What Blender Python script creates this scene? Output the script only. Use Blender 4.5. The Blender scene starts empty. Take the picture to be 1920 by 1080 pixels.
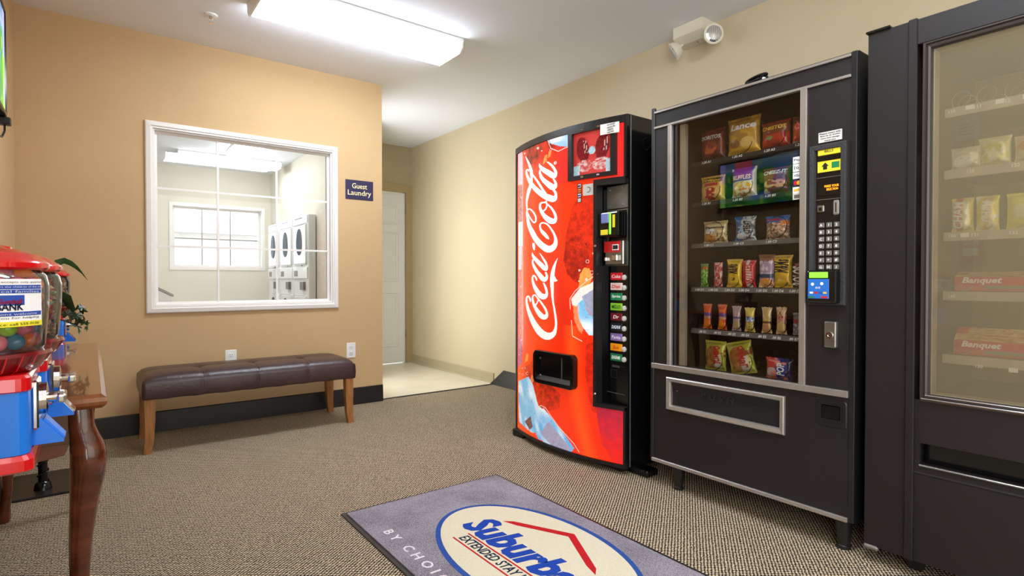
import bpy, bmesh, math, random
from mathutils import Vector, Matrix
from math import sin, cos, pi, radians, sqrt
random.seed(7)
SC = bpy.context.scene
COL = SC.collection

# ---------------------------------------------------------------- camera
cam_d = bpy.data.cameras.new('camera'); cam = bpy.data.objects.new('camera', cam_d); COL.objects.link(cam)
cam.location = (0, 0, 1.0)
cam.rotation_euler = (radians(90 - 0.803), 0, -radians(36.98))
cam_d.sensor_width = 36; cam_d.lens = 19.65; cam_d.clip_start = 0.02
SC.camera = cam

# ---------------------------------------------------------------- world, lights, exposure
SC.view_settings.view_transform = 'Standard'; SC.view_settings.look = 'None'
SC.view_settings.gamma = 1; SC.view_settings.use_curve_mapping = False
SC.view_settings.exposure = 0.45
w = bpy.data.worlds.new('world'); SC.world = w; w.use_nodes = True
w.node_tree.nodes['Background'].inputs[0].default_value = (0.86, 0.93, 1.0, 1)
w.node_tree.nodes['Background'].inputs[1].default_value = 2.2

def area(name, loc, rot, sx, sy, power, color):
    l = bpy.data.lights.new(name, 'AREA'); l.shape = 'RECTANGLE'; l.size = sx; l.size_y = sy
    l.energy = power; l.color = color
    o = bpy.data.objects.new(name, l); o.location = loc; o.rotation_euler = rot; COL.objects.link(o)
    return o
FIX = 20.0       # emission of the fluorescent lenses
# soft fill light added behind the camera, no opening modelled there
area('fill_behind', (1.5, -2.4, 1.35), (radians(90), 0, 0), 2.8, 2.2, 22, (0.93, 0.97, 1.0))
# unseen fill light added at the left wall to brighten the machine fronts
area('fill_left', (-.33, -1.2, 1.3), (radians(90), 0, radians(-90)), 1.9, 2.1, 62, (0.93, 0.97, 1.0))
# daylight pushed in through the laundry window
area('daylight_laundry', (1.49, 9.3, 1.6), (radians(-90), 0, 0), 1.2, 0.9, 14, (0.93, 0.97, 1.0))

# ---------------------------------------------------------------- helpers
def C(r, g, b):
    f = lambda c: (c / 255 / 12.92) if c <= 10 else ((c / 255 + .055) / 1.055) ** 2.4
    return (f(r), f(g), f(b), 1)
def nd(nt, t, **kw):
    n = nt.nodes.new(t)
    for k, v in kw.items():
        if k in n.inputs: n.inputs[k].default_value = v
        else: setattr(n, k, v)
    return n
def mat(name, col, rough=.5, metal=0, var=0.0, vscale=3.0, bump=0.0, bscale=60.0, emit=0, spec=.5, coat=0, stretch=None):
    m = bpy.data.materials.new(name); m.use_nodes = True; nt = m.node_tree
    p = nt.nodes['Principled BSDF']; c = C(*col)
    p.inputs['Base Color'].default_value = c; p.inputs['Roughness'].default_value = rough
    p.inputs['Metallic'].default_value = metal; p.inputs['Specular IOR Level'].default_value = spec
    p.inputs['Coat Weight'].default_value = coat
    if emit: p.inputs['Emission Color'].default_value = c; p.inputs['Emission Strength'].default_value = emit
    tc = nd(nt, 'ShaderNodeTexCoord'); src = tc.outputs['Object']
    if stretch:
        mp = nd(nt, 'ShaderNodeMapping'); mp.inputs['Scale'].default_value = stretch
        nt.links.new(src, mp.inputs[0]); src = mp.outputs[0]
    if var:
        n = nd(nt, 'ShaderNodeTexNoise', Scale=vscale, Detail=6.0); nt.links.new(src, n.inputs['Vector'])
        r = nd(nt, 'ShaderNodeValToRGB'); r.color_ramp.elements[0].position = .3; r.color_ramp.elements[1].position = .7
        r.color_ramp.elements[0].color = tuple(v * (1 - var) for v in c[:3]) + (1,)
        r.color_ramp.elements[1].color = tuple(min(1, v * (1 + var)) for v in c[:3]) + (1,)
        nt.links.new(n.outputs['Fac'], r.inputs[0]); nt.links.new(r.outputs[0], p.inputs['Base Color'])
    if bump:
        n = nd(nt, 'ShaderNodeTexNoise', Scale=bscale, Detail=4.0); nt.links.new(src, n.inputs['Vector'])
        b = nd(nt, 'ShaderNodeBump', Strength=bump, Distance=.004)
        nt.links.new(n.outputs['Fac'], b.inputs['Height']); nt.links.new(b.outputs[0], p.inputs['Normal'])
    return m
def vmat(name, rough=.35, spec=.5, metal=0, noise=0.0, nscale=40, coat=0, emit=0):
    m = bpy.data.materials.new(name); m.use_nodes = True; nt = m.node_tree
    p = nt.nodes['Principled BSDF']; a = nd(nt, 'ShaderNodeAttribute', attribute_name='Col')
    nt.links.new(a.outputs['Color'], p.inputs['Base Color'])
    if emit: nt.links.new(a.outputs['Color'], p.inputs['Emission Color']); p.inputs['Emission Strength'].default_value = emit
    p.inputs['Roughness'].default_value = rough; p.inputs['Specular IOR Level'].default_value = spec
    p.inputs['Metallic'].default_value = metal; p.inputs['Coat Weight'].default_value = coat
    if noise:
        tc = nd(nt, 'ShaderNodeTexCoord'); n = nd(nt, 'ShaderNodeTexNoise', Scale=float(nscale), Detail=3.0)
        nt.links.new(tc.outputs['Object'], n.inputs['Vector'])
        b = nd(nt, 'ShaderNodeBump', Strength=noise, Distance=.005)
        nt.links.new(n.outputs['Fac'], b.inputs['Height']); nt.links.new(b.outputs[0], p.inputs['Normal'])
    return m
def glass(name, tint=(1, 1, 1), refl=1.0, haze=0.0, hazecol=(200, 190, 160), rough=0.0, ior=1.5):
    m = bpy.data.materials.new(name); m.use_nodes = True; nt = m.node_tree
    for n in list(nt.nodes): nt.nodes.remove(n)
    out = nd(nt, 'ShaderNodeOutputMaterial'); tr = nd(nt, 'ShaderNodeBsdfTransparent'); tr.inputs[0].default_value = (*tint, 1)
    gl = nd(nt, 'ShaderNodeBsdfGlossy'); gl.inputs['Roughness'].default_value = rough
    fr = nd(nt, 'ShaderNodeFresnel'); fr.inputs[0].default_value = ior
    mu = nd(nt, 'ShaderNodeMath', operation='MULTIPLY', use_clamp=True); mu.inputs[1].default_value = refl
    nt.links.new(fr.outputs[0], mu.inputs[0])
    mx = nd(nt, 'ShaderNodeMixShader'); nt.links.new(mu.outputs[0], mx.inputs[0])
    last = tr.outputs[0]
    if haze:
        df = nd(nt, 'ShaderNodeBsdfDiffuse'); df.inputs[0].default_value = C(*hazecol)
        m2 = nd(nt, 'ShaderNodeMixShader'); m2.inputs[0].default_value = haze
        nt.links.new(last, m2.inputs[1]); nt.links.new(df.outputs[0], m2.inputs[2]); last = m2.outputs[0]
    nt.links.new(last, mx.inputs[1]); nt.links.new(gl.outputs[0], mx.inputs[2]); nt.links.new(mx.outputs[0], out.inputs[0])
    return m

def box(bm, x0, x1, y0, y1, z0, z1, bev=0, seg=1):
    r = bmesh.ops.create_cube(bm, size=1)
    bmesh.ops.scale(bm, vec=(abs(x1 - x0), abs(y1 - y0), abs(z1 - z0)), verts=r['verts'])
    bmesh.ops.translate(bm, vec=((x0 + x1) / 2, (y0 + y1) / 2, (z0 + z1) / 2), verts=r['verts'])
    if bev:
        es = {e for v in r['verts'] for e in v.link_edges}
        bmesh.ops.bevel(bm, geom=list(es), offset=bev, segments=seg, profile=.5, affect='EDGES')
    return bm
def B(*a, **k): return box(bmesh.new(), *a, **k)
def prism(bm, poly, axis, a, b):
    """poly: 2-D outline; extruded along axis from a to b"""
    def P(p, t): return {'x': (t, p[0], p[1]), 'y': (p[0], t, p[1]), 'z': (p[0], p[1], t)}[axis]
    A = [bm.verts.new(P(p, a)) for p in poly]; Bv = [bm.verts.new(P(p, b)) for p in poly]
    n = len(poly)
    for i in range(n): bm.faces.new((A[i], A[(i + 1) % n], Bv[(i + 1) % n], Bv[i]))
    bm.faces.new(A[::-1]); bm.faces.new(Bv)
    bmesh.ops.recalc_face_normals(bm, faces=bm.faces[:])
    return bm
def lathe(bm, prof, cx=0, cy=0, n=24, cap=True, axis='z', cz=0, squash=1.0):
    rings = []
    for r, z in prof:
        ring = []
        for i in range(n):
            a = 2 * pi * i / n; u, v = r * cos(a), r * sin(a) * squash
            p = {'z': (cx + u, cy + v, cz + z), 'y': (cx + u, cy + z, cz + v), 'x': (cx + z, cy + u, cz + v)}[axis]
            ring.append(bm.verts.new(p))
        rings.append(ring)
    for a, b in zip(rings, rings[1:]):
        for i in range(n): bm.faces.new((a[i], a[(i + 1) % n], b[(i + 1) % n], b[i]))
    if cap: bm.faces.new(rings[0][::-1]); bm.faces.new(rings[-1])
    bmesh.ops.recalc_face_normals(bm, faces=bm.faces[:])
    return bm
def tube(bm, pts, r, n=6, taper=None):
    pts = [Vector(p) for p in pts]; rings = []
    ref = Vector((0, 0, 1))
    for i, p in enumerate(pts):
        d = (pts[min(i + 1, len(pts) - 1)] - pts[max(i - 1, 0)]).normalized()
        if abs(d.dot(ref)) > .95: ref = Vector((0, 1, 0)) if abs(d.y) < .9 else Vector((1, 0, 0))
        a = d.cross(ref).normalized(); b = d.cross(a)
        rr = r if taper is None else taper[i]
        rings.append([bm.verts.new(p + (a * cos(2 * pi * k / n) + b * sin(2 * pi * k / n)) * rr) for k in range(n)])
    for A, Bq in zip(rings, rings[1:]):
        # pair rings by nearest start to avoid twisting
        off = min(range(n), key=lambda s: (A[0].co - Bq[s].co).length)
        Bq[:] = Bq[off:] + Bq[:off]
        if (A[1].co - Bq[1].co).length > (A[1].co - Bq[-1].co).length: Bq[:] = [Bq[0]] + Bq[1:][::-1]
        for k in range(n): bm.faces.new((A[k], A[(k + 1) % n], Bq[(k + 1) % n], Bq[k]))
    bm.faces.new(rings[0]); bm.faces.new(rings[-1])
    bmesh.ops.recalc_face_normals(bm, faces=bm.faces[:])
    return bm
def loft(bm, secs):
    """secs: list of point loops of equal length"""
    rings = [[bm.verts.new(p) for p in s] for s in secs]; n = len(secs[0])
    for a, b in zip(rings, rings[1:]):
        for i in range(n): bm.faces.new((a[i], a[(i + 1) % n], b[(i + 1) % n], b[i]))
    bm.faces.new(rings[0]); bm.faces.new(rings[-1])
    bmesh.ops.recalc_face_normals(bm, faces=bm.faces[:])
    return bm
def frame_ring(bm, x0, x1, z0, z1, wd, y0, y1):
    box(bm, x0, x0 + wd, y0, y1, z0, z1); box(bm, x1 - wd, x1, y0, y1, z0, z1)
    box(bm, x0 + wd, x1 - wd, y0, y1, z0, z0 + wd); box(bm, x0 + wd, x1 - wd, y0, y1, z1 - wd, z1)
    return bm
def link(name, me, m, parent=None, loc=None, rot=None):
    o = bpy.data.objects.new(name, me); COL.objects.link(o)
    if m is not None: me.materials.append(m)
    if parent is not None: o.parent = parent
    if loc is not None: o.location = loc
    if rot is not None: o.rotation_euler = rot
    return o
def part(name, bm, m, parent=None, loc=None, rot=None, smooth=False, label=None, stuff=False):
    me = bpy.data.meshes.new(name); bm.to_mesh(me); bm.free()
    if smooth:
        me.polygons.foreach_set('use_smooth', [True] * len(me.polygons))
        if smooth != 'all':
            try: me.set_sharp_from_angle(angle=radians(40))
            except Exception: pass
    o = link(name, me, m, parent, loc, rot)
    if label: o['label'] = label
    if stuff: o['kind'] = 'stuff'
    return o
def tag(o, label, cat, group=None):
    o['label'] = label; o['category'] = cat
    if group: o['group'] = group
    return o
def thing(name, label, cat, loc=(0, 0, 0), rz=0, group=None):
    o = bpy.data.objects.new(name, None); COL.objects.link(o); o.location = loc; o.rotation_euler = (0, 0, rz)
    o.empty_display_size = .1
    return tag(o, label, cat, group)
def struct(name, bm, m, parent=None, **k):
    o = part(name, bm, m, parent, **k); o['kind'] = 'structure'; return o
def text(name, s, m, parent, size=1.0, loc=(0, 0, 0), rot=(pi / 2, 0, 0), width=None, shear=0, bold=0, align='CENTER', ext=0.0004, spacing=1.0, warp=None, height=None, line=1.0):
    """flat print: lettering as a thin mesh; local x = reading direction, local y = up before rot"""
    cu = bpy.data.curves.new('txt', 'FONT'); cu.body = s; cu.size = size; cu.shear = shear; cu.offset = bold * size
    cu.extrude = ext; cu.align_x = 'LEFT'; cu.space_character = spacing; cu.resolution_u = 2; cu.space_line = line
    t = bpy.data.objects.new('txt', cu); me = bpy.data.meshes.new_from_object(t)
    bpy.data.objects.remove(t); bpy.data.curves.remove(cu)
    xs = [v.co.x for v in me.vertices]; ys = [v.co.y for v in me.vertices]
    if not xs: return None
    x0, x1, y0, y1 = min(xs), max(xs), min(ys), max(ys)
    sx = (width / (x1 - x0)) if width else (height / (y1 - y0) if height else 1)
    sy = (height / (y1 - y0)) if height else (sx if width else 1)
    ox = {'CENTER': (x0 + x1) / 2, 'LEFT': x0, 'RIGHT': x1}[align]
    for v in me.vertices:
        v.co.x = (v.co.x - ox) * sx; v.co.y = (v.co.y - (y0 + y1) / 2) * sy
    if warp:
        for v in me.vertices: v.co = warp(v.co)
    me.name = name
    return link(name, me, m, parent, loc, rot)
def inpoly(p, poly):
    x, y = p; c = False; j = len(poly) - 1
    for i in range(len(poly)):
        xi, yi = poly[i]; xj, yj = poly[j]
        if (yi > y) != (yj > y) and x < (xj - xi) * (y - yi) / (yj - yi) + xi: c = not c
        j = i
    return c
def hsh(i, j, s=0):
    v = sin(i * 127.1 + j * 311.7 + s * 74.7) * 43758.5453; return v - math.floor(v)
def vn(x, y, s=0):
    i, j = math.floor(x), math.floor(y); fx, fy = x - i, y - j
    fx = fx * fx * (3 - 2 * fx); fy = fy * fy * (3 - 2 * fy)
    a = hsh(i, j, s) * (1 - fx) + hsh(i + 1, j, s) * fx; b = hsh(i, j + 1, s) * (1 - fx) + hsh(i + 1, j + 1, s) * fx
    return a * (1 - fy) + b * fy
def setcol(me, cols):
    a = me.color_attributes.new('Col', 'FLOAT_COLOR', 'POINT'); flat = []
    for c in cols: flat += [c[0], c[1], c[2], 1]
    a.data.foreach_set('color', flat)
def grid(name, nu, nv, P, colf, m, parent=None, thick=0, loc=None):
    """a printed sheet: P(u,v)->point, colf(u,v)->linear colour"""
    vs = []; fs = []; cs = []
    for j in range(nv + 1):
        for i in range(nu + 1):
            u, v = i / nu, j / nv; vs.append(P(u, v)); cs.append(colf(u, v))
    for j in range(nv):
        for i in range(nu):
            a = j * (nu + 1) + i; fs.append((a, a + 1, a + nu + 2, a + nu + 1))
    me = bpy.data.meshes.new(name); me.from_pydata(vs, [], fs); setcol(me, cs)
    me.polygons.foreach_set('use_smooth', [True] * len(fs))
    return link(name, me, m, parent, loc)

# ---------------------------------------------------------------- materials
M = {}
M['wall_tan'] = mat('wall_tan', (200, 168, 124), .75, var=.05, vscale=1.5, bump=.15, bscale=180)
M['wall_right'] = mat('wall_right', (205, 190, 157), .55, var=.04, vscale=1.2, bump=.15, bscale=180)  # same paint as the tan wall, its cooler light put into the colour
M['wall_laundry'] = mat('wall_laundry', (218, 213, 196), .8, var=.02)
M['wall_end'] = mat('wall_end', (176, 162, 128), .8, var=.04)
M['ceiling'] = mat('ceiling', (238, 241, 248), .9, bump=.2, bscale=260)
M['tile'] = mat('tile', (226, 216, 192), .28, var=.05, vscale=5)
M['vinyl'] = mat('vinyl', (26, 24, 26), .38, bump=.1, bscale=30)
M['tan_vinyl'] = mat('tan_vinyl', (176, 163, 130), .5)
M['white_trim'] = mat('white_trim', (236, 232, 228), .4)
M['white'] = mat('white', (238, 238, 236), .35)
M['door'] = mat('door', (228, 228, 222), .4)
M['casing'] = mat('casing', (168, 148, 104), .5)
M['black'] = mat('black', (24, 23, 25), .34, var=.12, vscale=6, bump=.12, bscale=500)
M['black_m3'] = mat('black_m3', (29, 25, 24), .5, spec=.3, var=.10, vscale=3, bump=.2, bscale=600)
M['black_m2'] = mat('black_m2', (30, 27, 27), .45, spec=.35, var=.12, vscale=3, bump=.2, bscale=600)
M['gloss_black'] = mat('gloss_black', (12, 12, 13), .12)
M['dark_in'] = mat('dark_in', (36, 31, 27), .6)
M['alu'] = mat('alu', (178, 172, 166), .38, .75, var=.06, vscale=20)
M['steel'] = mat('steel', (150, 148, 142), .3, .9, var=.25, vscale=12)
M['frame_dark'] = mat('frame_dark', (66, 60, 56), .35, .4)
M['chrome'] = mat('chrome', (220, 220, 222), .1, 1)
M['metal_grey'] = mat('metal_grey', (120, 118, 112), .4, .5, var=.2, vscale=15)
M['inner_alu'] = mat('inner_alu', (190, 182, 165), .5, .1, var=.2, vscale=8)
M['leather'] = mat('leather', (64, 44, 44), .33, var=.22, vscale=7, bump=.35, bscale=70)
M['stitch'] = mat('stitch', (92, 70, 66), .6)
M['oak'] = mat('oak', (160, 108, 58), .4, var=.3, vscale=9, stretch=(8, 8, 1))
M['walnut'] = mat('walnut', (88, 42, 22), .16, var=.45, vscale=5, stretch=(1.2, 1.2, 6), coat=.5)
M['walnut_top'] = mat('walnut_top', (128, 72, 38), .14, var=.35, vscale=5, stretch=(9, 1, 1), coat=.6)
M['red_plastic'] = mat('red_plastic', (208, 16, 22), .18, coat=.5)
M['dark_red'] = mat('dark_red', (110, 8, 16), .2, coat=.4)
M['blue_plastic'] = mat('blue_plastic', (8, 116, 222), .35)
M['print_white'] = mat('print_white', (245, 245, 245), .5)
M['print_black'] = mat('print_black', (20, 20, 22), .5)
M['print_red'] = mat('print_red', (200, 25, 30), .5)
M['print_blue'] = mat('print_blue', (35, 75, 165), .5)
M['print_yellow'] = mat('print_yellow', (240, 225, 50), .5)
M['print_green'] = mat('print_green', (20, 120, 70), .5)
M['print_grey'] = mat('print_grey', (205, 205, 200), .5)
M['print_navy'] = mat('print_navy', (38, 34, 72), .5)
M['print_gold'] = mat('print_gold', (235, 185, 60), .5)
M['amber'] = mat('amber', (255, 150, 20), .5, emit=1.6)
M['lcd_green'] = mat('lcd_green', (130, 215, 60), .4, emit=.5)
M['sign_cream'] = mat('sign_cream', (246, 224, 170), .5)
M['pane'] = glass('pane', (1, 1, 1), refl=1.0)
M['snack_glass'] = glass('snack_glass', (.96, .955, .94), refl=.75)
M['cold_glass'] = glass('cold_glass', (.9, .88, .82), refl=1.0, haze=.17, hazecol=(186, 176, 146))  # tan haze mixed into the pane imitates the bright wall's milky reflection
M['globe'] = glass('globe', (.97, .97, .97), refl=1.4, haze=.02, hazecol=(240, 240, 240), rough=.03)
M['washer_glass'] = mat('washer_glass', (70, 84, 92), .7, spec=.1)
M['wire'] = mat('wire', (30, 28, 28), .3, .6)
M['wire_light'] = mat('wire_light', (200, 192, 165), .35, .4)
M['leaf'] = mat('leaf', (40, 78, 38), .3, var=.35, vscale=25)
M['leaf_dark'] = mat('leaf_dark', (22, 48, 24), .35, var=.35, vscale=25)
M['lens'] = mat('lens', (234, 244, 255), .4, emit=FIX)
M['fill_panel_glow'] = mat('fill_panel_glow', (245, 250, 255), .4, emit=5.0)  # glow of the added passage panel
M['lens_laundry'] = mat('lens_laundry', (245, 250, 255), .4, emit=9.0)
M['vprint'] = vmat('vprint', .3)
M['vfoil'] = vmat('vfoil', .28, .6, metal=.15, noise=.5, nscale=45)
M['vgloss'] = vmat('vgloss', .16, .5, coat=.3)
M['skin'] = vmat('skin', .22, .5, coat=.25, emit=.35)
# traced outlines of the printed graphics on the soda machine front (x, z on the bowed door, metres)
# ================================================================ the setting
WY, WX, CZ, CX, LX, HY = 4.342, 3.119, 2.605, 1.926, -.351, 6.172
def carpet_mat():
    m = bpy.data.materials.new('carpet'); m.use_nodes = True; nt = m.node_tree; p = nt.nodes['Principled BSDF']
    p.inputs['Roughness'].default_value = .95; p.inputs['Specular IOR Level'].default_value = .1
    tc = nd(nt, 'ShaderNodeTexCoord')
    nz = nd(nt, 'ShaderNodeTexNoise', Scale=70.0, Detail=2.0); nt.links.new(tc.outputs['Object'], nz.inputs['Vector'])
    off = nd(nt, 'ShaderNodeVectorMath', operation='SCALE'); off.inputs['Scale'].default_value = .008
    nt.links.new(nz.outputs['Color'], off.inputs[0])
    ad = nd(nt, 'ShaderNodeVectorMath', operation='ADD'); nt.links.new(tc.outputs['Object'], ad.inputs[0]); nt.links.new(off.outputs[0], ad.inputs[1])
    sp = nd(nt, 'ShaderNodeSeparateXYZ'); nt.links.new(ad.outputs[0], sp.inputs[0])
    def wave(sock, per):
        a = nd(nt, 'ShaderNodeMath', operation='MULTIPLY'); a.inputs[1].default_value = 2 * pi / per; nt.links.new(sock, a.inputs[0])
        s = nd(nt, 'ShaderNodeMath', operation='SINE'); nt.links.new(a.outputs[0], s.inputs[0]); return s.outputs[0]
    a = wave(sp.outputs[0], .0195); b = wave(sp.outputs[1], .0140)
    mu = nd(nt, 'ShaderNodeMath', operation='MULTIPLY'); nt.links.new(a, mu.inputs[0]); nt.links.new(b, mu.inputs[1])
    n2 = nd(nt, 'ShaderNodeTexNoise', Scale=220.0, Detail=2.0); nt.links.new(tc.outputs['Object'], n2.inputs['Vector'])
    s2 = nd(nt, 'ShaderNodeMath', operation='MULTIPLY_ADD'); s2.inputs[1].default_value = 1.5; s2.inputs[2].default_value = -.75
    nt.links.new(n2.outputs['Fac'], s2.inputs[0])
    ad2 = nd(nt, 'ShaderNodeMath', operation='ADD'); nt.links.new(mu.outputs[0], ad2.inputs[0]); nt.links.new(s2.outputs[0], ad2.inputs[1])
    mr = nd(nt, 'ShaderNodeMapRange'); mr.inputs['From Min'].default_value = -.75; mr.inputs['From Max'].default_value = .75
    nt.links.new(ad2.outputs[0], mr.inputs['Value'])
    cr = nd(nt, 'ShaderNodeValToRGB'); e = cr.color_ramp.elements
    e[0].position = .26; e[0].color = C(32, 25, 21); e[1].position = .74; e[1].color = C(224, 205, 174)
    k = e.new(.5); k.color = C(110, 95, 78)
    nt.links.new(mr.outputs[0], cr.inputs[0])
    n3 = nd(nt, 'ShaderNodeTexNoise', Scale=2.0, Detail=3.0); nt.links.new(tc.outputs['Object'], n3.inputs['Vector'])
    mx = nd(nt, 'ShaderNodeMix', data_type='RGBA', blend_type='MULTIPLY'); mx.inputs['Factor'].default_value = .25
    nt.links.new(cr.outputs[0], mx.inputs['A']); nt.links.new(n3.outputs['Color'], mx.inputs['B'])
    nt.links.new(cr.outputs[0], p.inputs['Base Color'])
    bp = nd(nt, 'ShaderNodeBump', Strength=.8, Distance=.004); nt.links.new(mr.outputs[0], bp.inputs['Height']); nt.links.new(bp.outputs[0], p.inputs['Normal'])
    return m
M['carpet'] = carpet_mat()
struct('floor', B(LX - .1, WX + .1, -2.6, 4.385, -.1, 0), M['carpet'])
struct('floor_tile', B(CX - .13, WX + .1, 4.385, 6.3, -.1, -.001), M['tile'])
struct('floor_laundry', B(-1.6, 2.35, 4.46, 9.2, -.11, -.0015), M['tile'])
struct('trim_threshold', prism(bmesh.new(), [(4.372, .0), (4.378, .006), (4.395, .006), (4.402, 0)], 'x', CX, WX), M['vinyl'])
struct('ceiling', B(-1.6, WX + .1, -2.6, 9.2, CZ, CZ + .1), M['ceiling'])
WT = .118     # wall thickness
wb = bmesh.new()
wx0, wx1, wz0, wz1 = .330, 1.508, .828, 1.995
box(wb, LX - .1, wx0, WY, WY + WT, 0, CZ); box(wb, wx1, CX, WY, WY + WT, 0, CZ)
box(wb, wx0, wx1, WY, WY + WT, 0, wz0); box(wb, wx0, wx1, WY, WY + WT, wz1, CZ)
struct('wall_back', wb, M['wall_tan'])
struct('wall_left', B(LX - .1, LX, -2.6, WY, 0, CZ), M['wall_tan'])
struct('wall_right', B(WX, WX + .1, -2.6, HY + .1, 0, CZ), M['wall_right'])
struct('wall_front', B(LX - .1, WX + .1, -2.7, -2.6, 0, CZ), M['wall_right'])
struct('wall_passage', B(CX - .08, CX, WY + WT, 5.3, 0, CZ), M['wall_right'])
struct('wall_passage_return', B(CX - .08, 2.3, 5.3, 5.38, 0, CZ), M['wall_right'])
struct('wall_laundry_right', B(2.2, 2.3, 5.38, 9.05, 0, CZ), M['wall_laundry'])
struct('wall_laundry_left', B(-1.6, -1.5, WY + WT, 9.05, 0, CZ), M['wall_laundry'])
# end wall with the door opening
ew = bmesh.new(); dx0, dx1, dz1 = 2.30, 3.045, 2.055
box(ew, dx1, WX, HY, HY + .1, 0, CZ); box(ew, dx0, dx1, HY, HY + .1, dz1, CZ)
struct('wall_end', ew, M['wall_end'])
# laundry far wall with its window opening
LY = 9.05; lx0, lx1, lz0, lz1 = .90, 2.085, 1.175, 2.06
lw = bmesh.new()
box(lw, -1.6, lx0, LY, LY + .15, 0, CZ); box(lw, lx1, 2.3, LY, LY + .15, 0, CZ)
box(lw, lx0, lx1, LY, LY + .15, 0, lz0); box(lw, lx0, lx1, LY, LY + .15, lz1, CZ)
struct('wall_laundry_back', lw, M['wall_laundry'])
# baseboards
struct('baseboard_back', prism(bmesh.new(), [(WY, 0), (WY - .012, 0), (WY - .006, .13), (WY - .003, .136), (WY, .136)], 'x', LX, CX), M['vinyl'])
struct('baseboard_left', prism(bmesh.new(), [(LX, 0), (LX + .012, 0), (LX + .006, .13), (LX + .003, .136), (LX, .136)], 'y', -2.6, WY - .012), M['vinyl'])
bb = bmesh.new()
for q in (B,):
    P0 = [(4.425, 0.0), (4.27, .145), (4.0, .14), (2.0, .14), (-2.5, .14), (-2.5, 0)]
    vs = [bb.verts.new((WX - (.055 if z == 0 else .004), y, z)) for y, z in P0]; vb = [bb.verts.new((WX, y, z)) for y, z in P0]
    bb.faces.new(vs); bb.faces.new(vb[::-1])
    for i in range(len(P0)): bb.faces.new((vs[i], vb[i], vb[(i + 1) % len(P0)], vs[(i + 1) % len(P0)]))
bmesh.ops.recalc_face_normals(bb, faces=bb.faces[:])
struct('baseboard_right', bb, M['vinyl'])
struct('baseboard_passage', prism(bmesh.new(), [(WX, 0), (WX - .02, 0), (WX - .012, .012), (WX - .01, .09), (WX - .004, .1), (WX, .1)], 'y', 4.43, HY), M['tan_vinyl'])

# window_1: interior window to the laundry
w1 = bpy.data.objects.new('window_1', None); COL.objects.link(w1); w1['kind'] = 'structure'
w1['label'] = 'white framed interior window with a grid of muntins above the bench'
def picture_frame(prof, x0, x1, z0, z1):
    """mitred frame; prof = [(inset, y)]"""
    bm = bmesh.new(); loops = []
    for d, y in prof:
        loops.append([bm.verts.new(p) for p in ((x0 + d, y, z0 + d), (x1 - d, y, z0 + d), (x1 - d, y, z1 - d), (x0 + d, y, z1 - d))])
    n = len(loops)
    for k in range(n):
        a, b = loops[k], loops[(k + 1) % n]
        for i in range(4): bm.faces.new((a[i], a[(i + 1) % 4], b[(i + 1) % 4], b[i]))
    bmesh.ops.recalc_face_normals(bm, faces=bm.faces[:]); return bm
ox0, ox1, oz0, oz1 = .285, 1.553, .782, 2.040
part('window_frame', picture_frame([(0, WY), (0, WY - .012), (.006, WY - .018), (.030, WY - .022), (.036, WY - .015), (.045, WY - .015), (.045, WY)], ox0, ox1, oz0, oz1), M['white_trim'], w1)
part('jamb', picture_frame([(.0, WY + .0), (.0, WY + WT), (.010, WY + WT), (.010, WY + .055), (.026, WY + .05), (.026, WY + .04), (.010, WY + .035), (.010, WY)], wx0, wx1, wz0, wz1), M['white_trim'], w1)
gx0, gx1, gz0, gz1 = wx0 + .02, wx1 - .02, wz0 + .02, wz1 - .02
part('pane', B(gx0, gx1, WY + .043, WY + .047, gz0, gz1), M['pane'], w1)
for x in (.715, 1.107):
    part('muntin', B(x - .008, x + .008, WY + .036, WY + .042, gz0, gz1, bev=.002), M['white_trim'], w1)
for z in (1.612, 1.227):
    part('muntin', B(gx0, gx1, WY + .034, WY + .0365, z - .007, z + .007), M['white_trim'], w1)

# door_1 at the end of the passage
d1 = bpy.data.objects.new('door_1', None); COL.objects.link(d1); d1['kind'] = 'structure'; d1.location = (dx1, HY, 0)
db = bmesh.new(); box(db, -.745, -.006, .020, .055, .008, 2.045, bev=.002)
part('door_leaf', db, M['door'], d1)
for cxp in (-.205, -.54):
    for z0, z1 in ((1.66, 1.90), (.98, 1.58), (.20, .86)):
        part('door_panel', picture_frame([(0, .020), (.0, .016), (.012, .012), (.024, .019), (.03, .019), (.042, .015), (.042, .022)], cxp - .115, cxp + .115, z0, z1), M['door'], d1)
        part('door_panel', B(cxp - .075, cxp + .075, .0155, .022, z0 + .04, z1 - .04, bev=.002), M['door'], d1)
for z in (.3, 1.1, 1.8):
    h = part('hinge', lathe(bmesh.new(), [(.007, z), (.007, z + .09)], cx=-.003, cy=.012, n=10), M['steel'], d1)
part('door_knob', lathe(bmesh.new(), [(.026, .02), (.026, .012), (.012, .008), (.012, -.02), (.024, -.03), (.028, -.045), (.018, -.06), (.001, -.063)], cx=-.68, cz=1.0, n=16, axis='y'), M['steel'], d1, smooth=True)
cs = bmesh.new()
prism(cs, [(0, 0), (WX - dx1 - .001, 0), (WX - dx1 - .001, 2.15), (-.745, 2.15), (-.745, 2.055), (0, 2.055)], 'y', -.016, 0.0)
part('door_casing', cs, M['casing'], d1)

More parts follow.
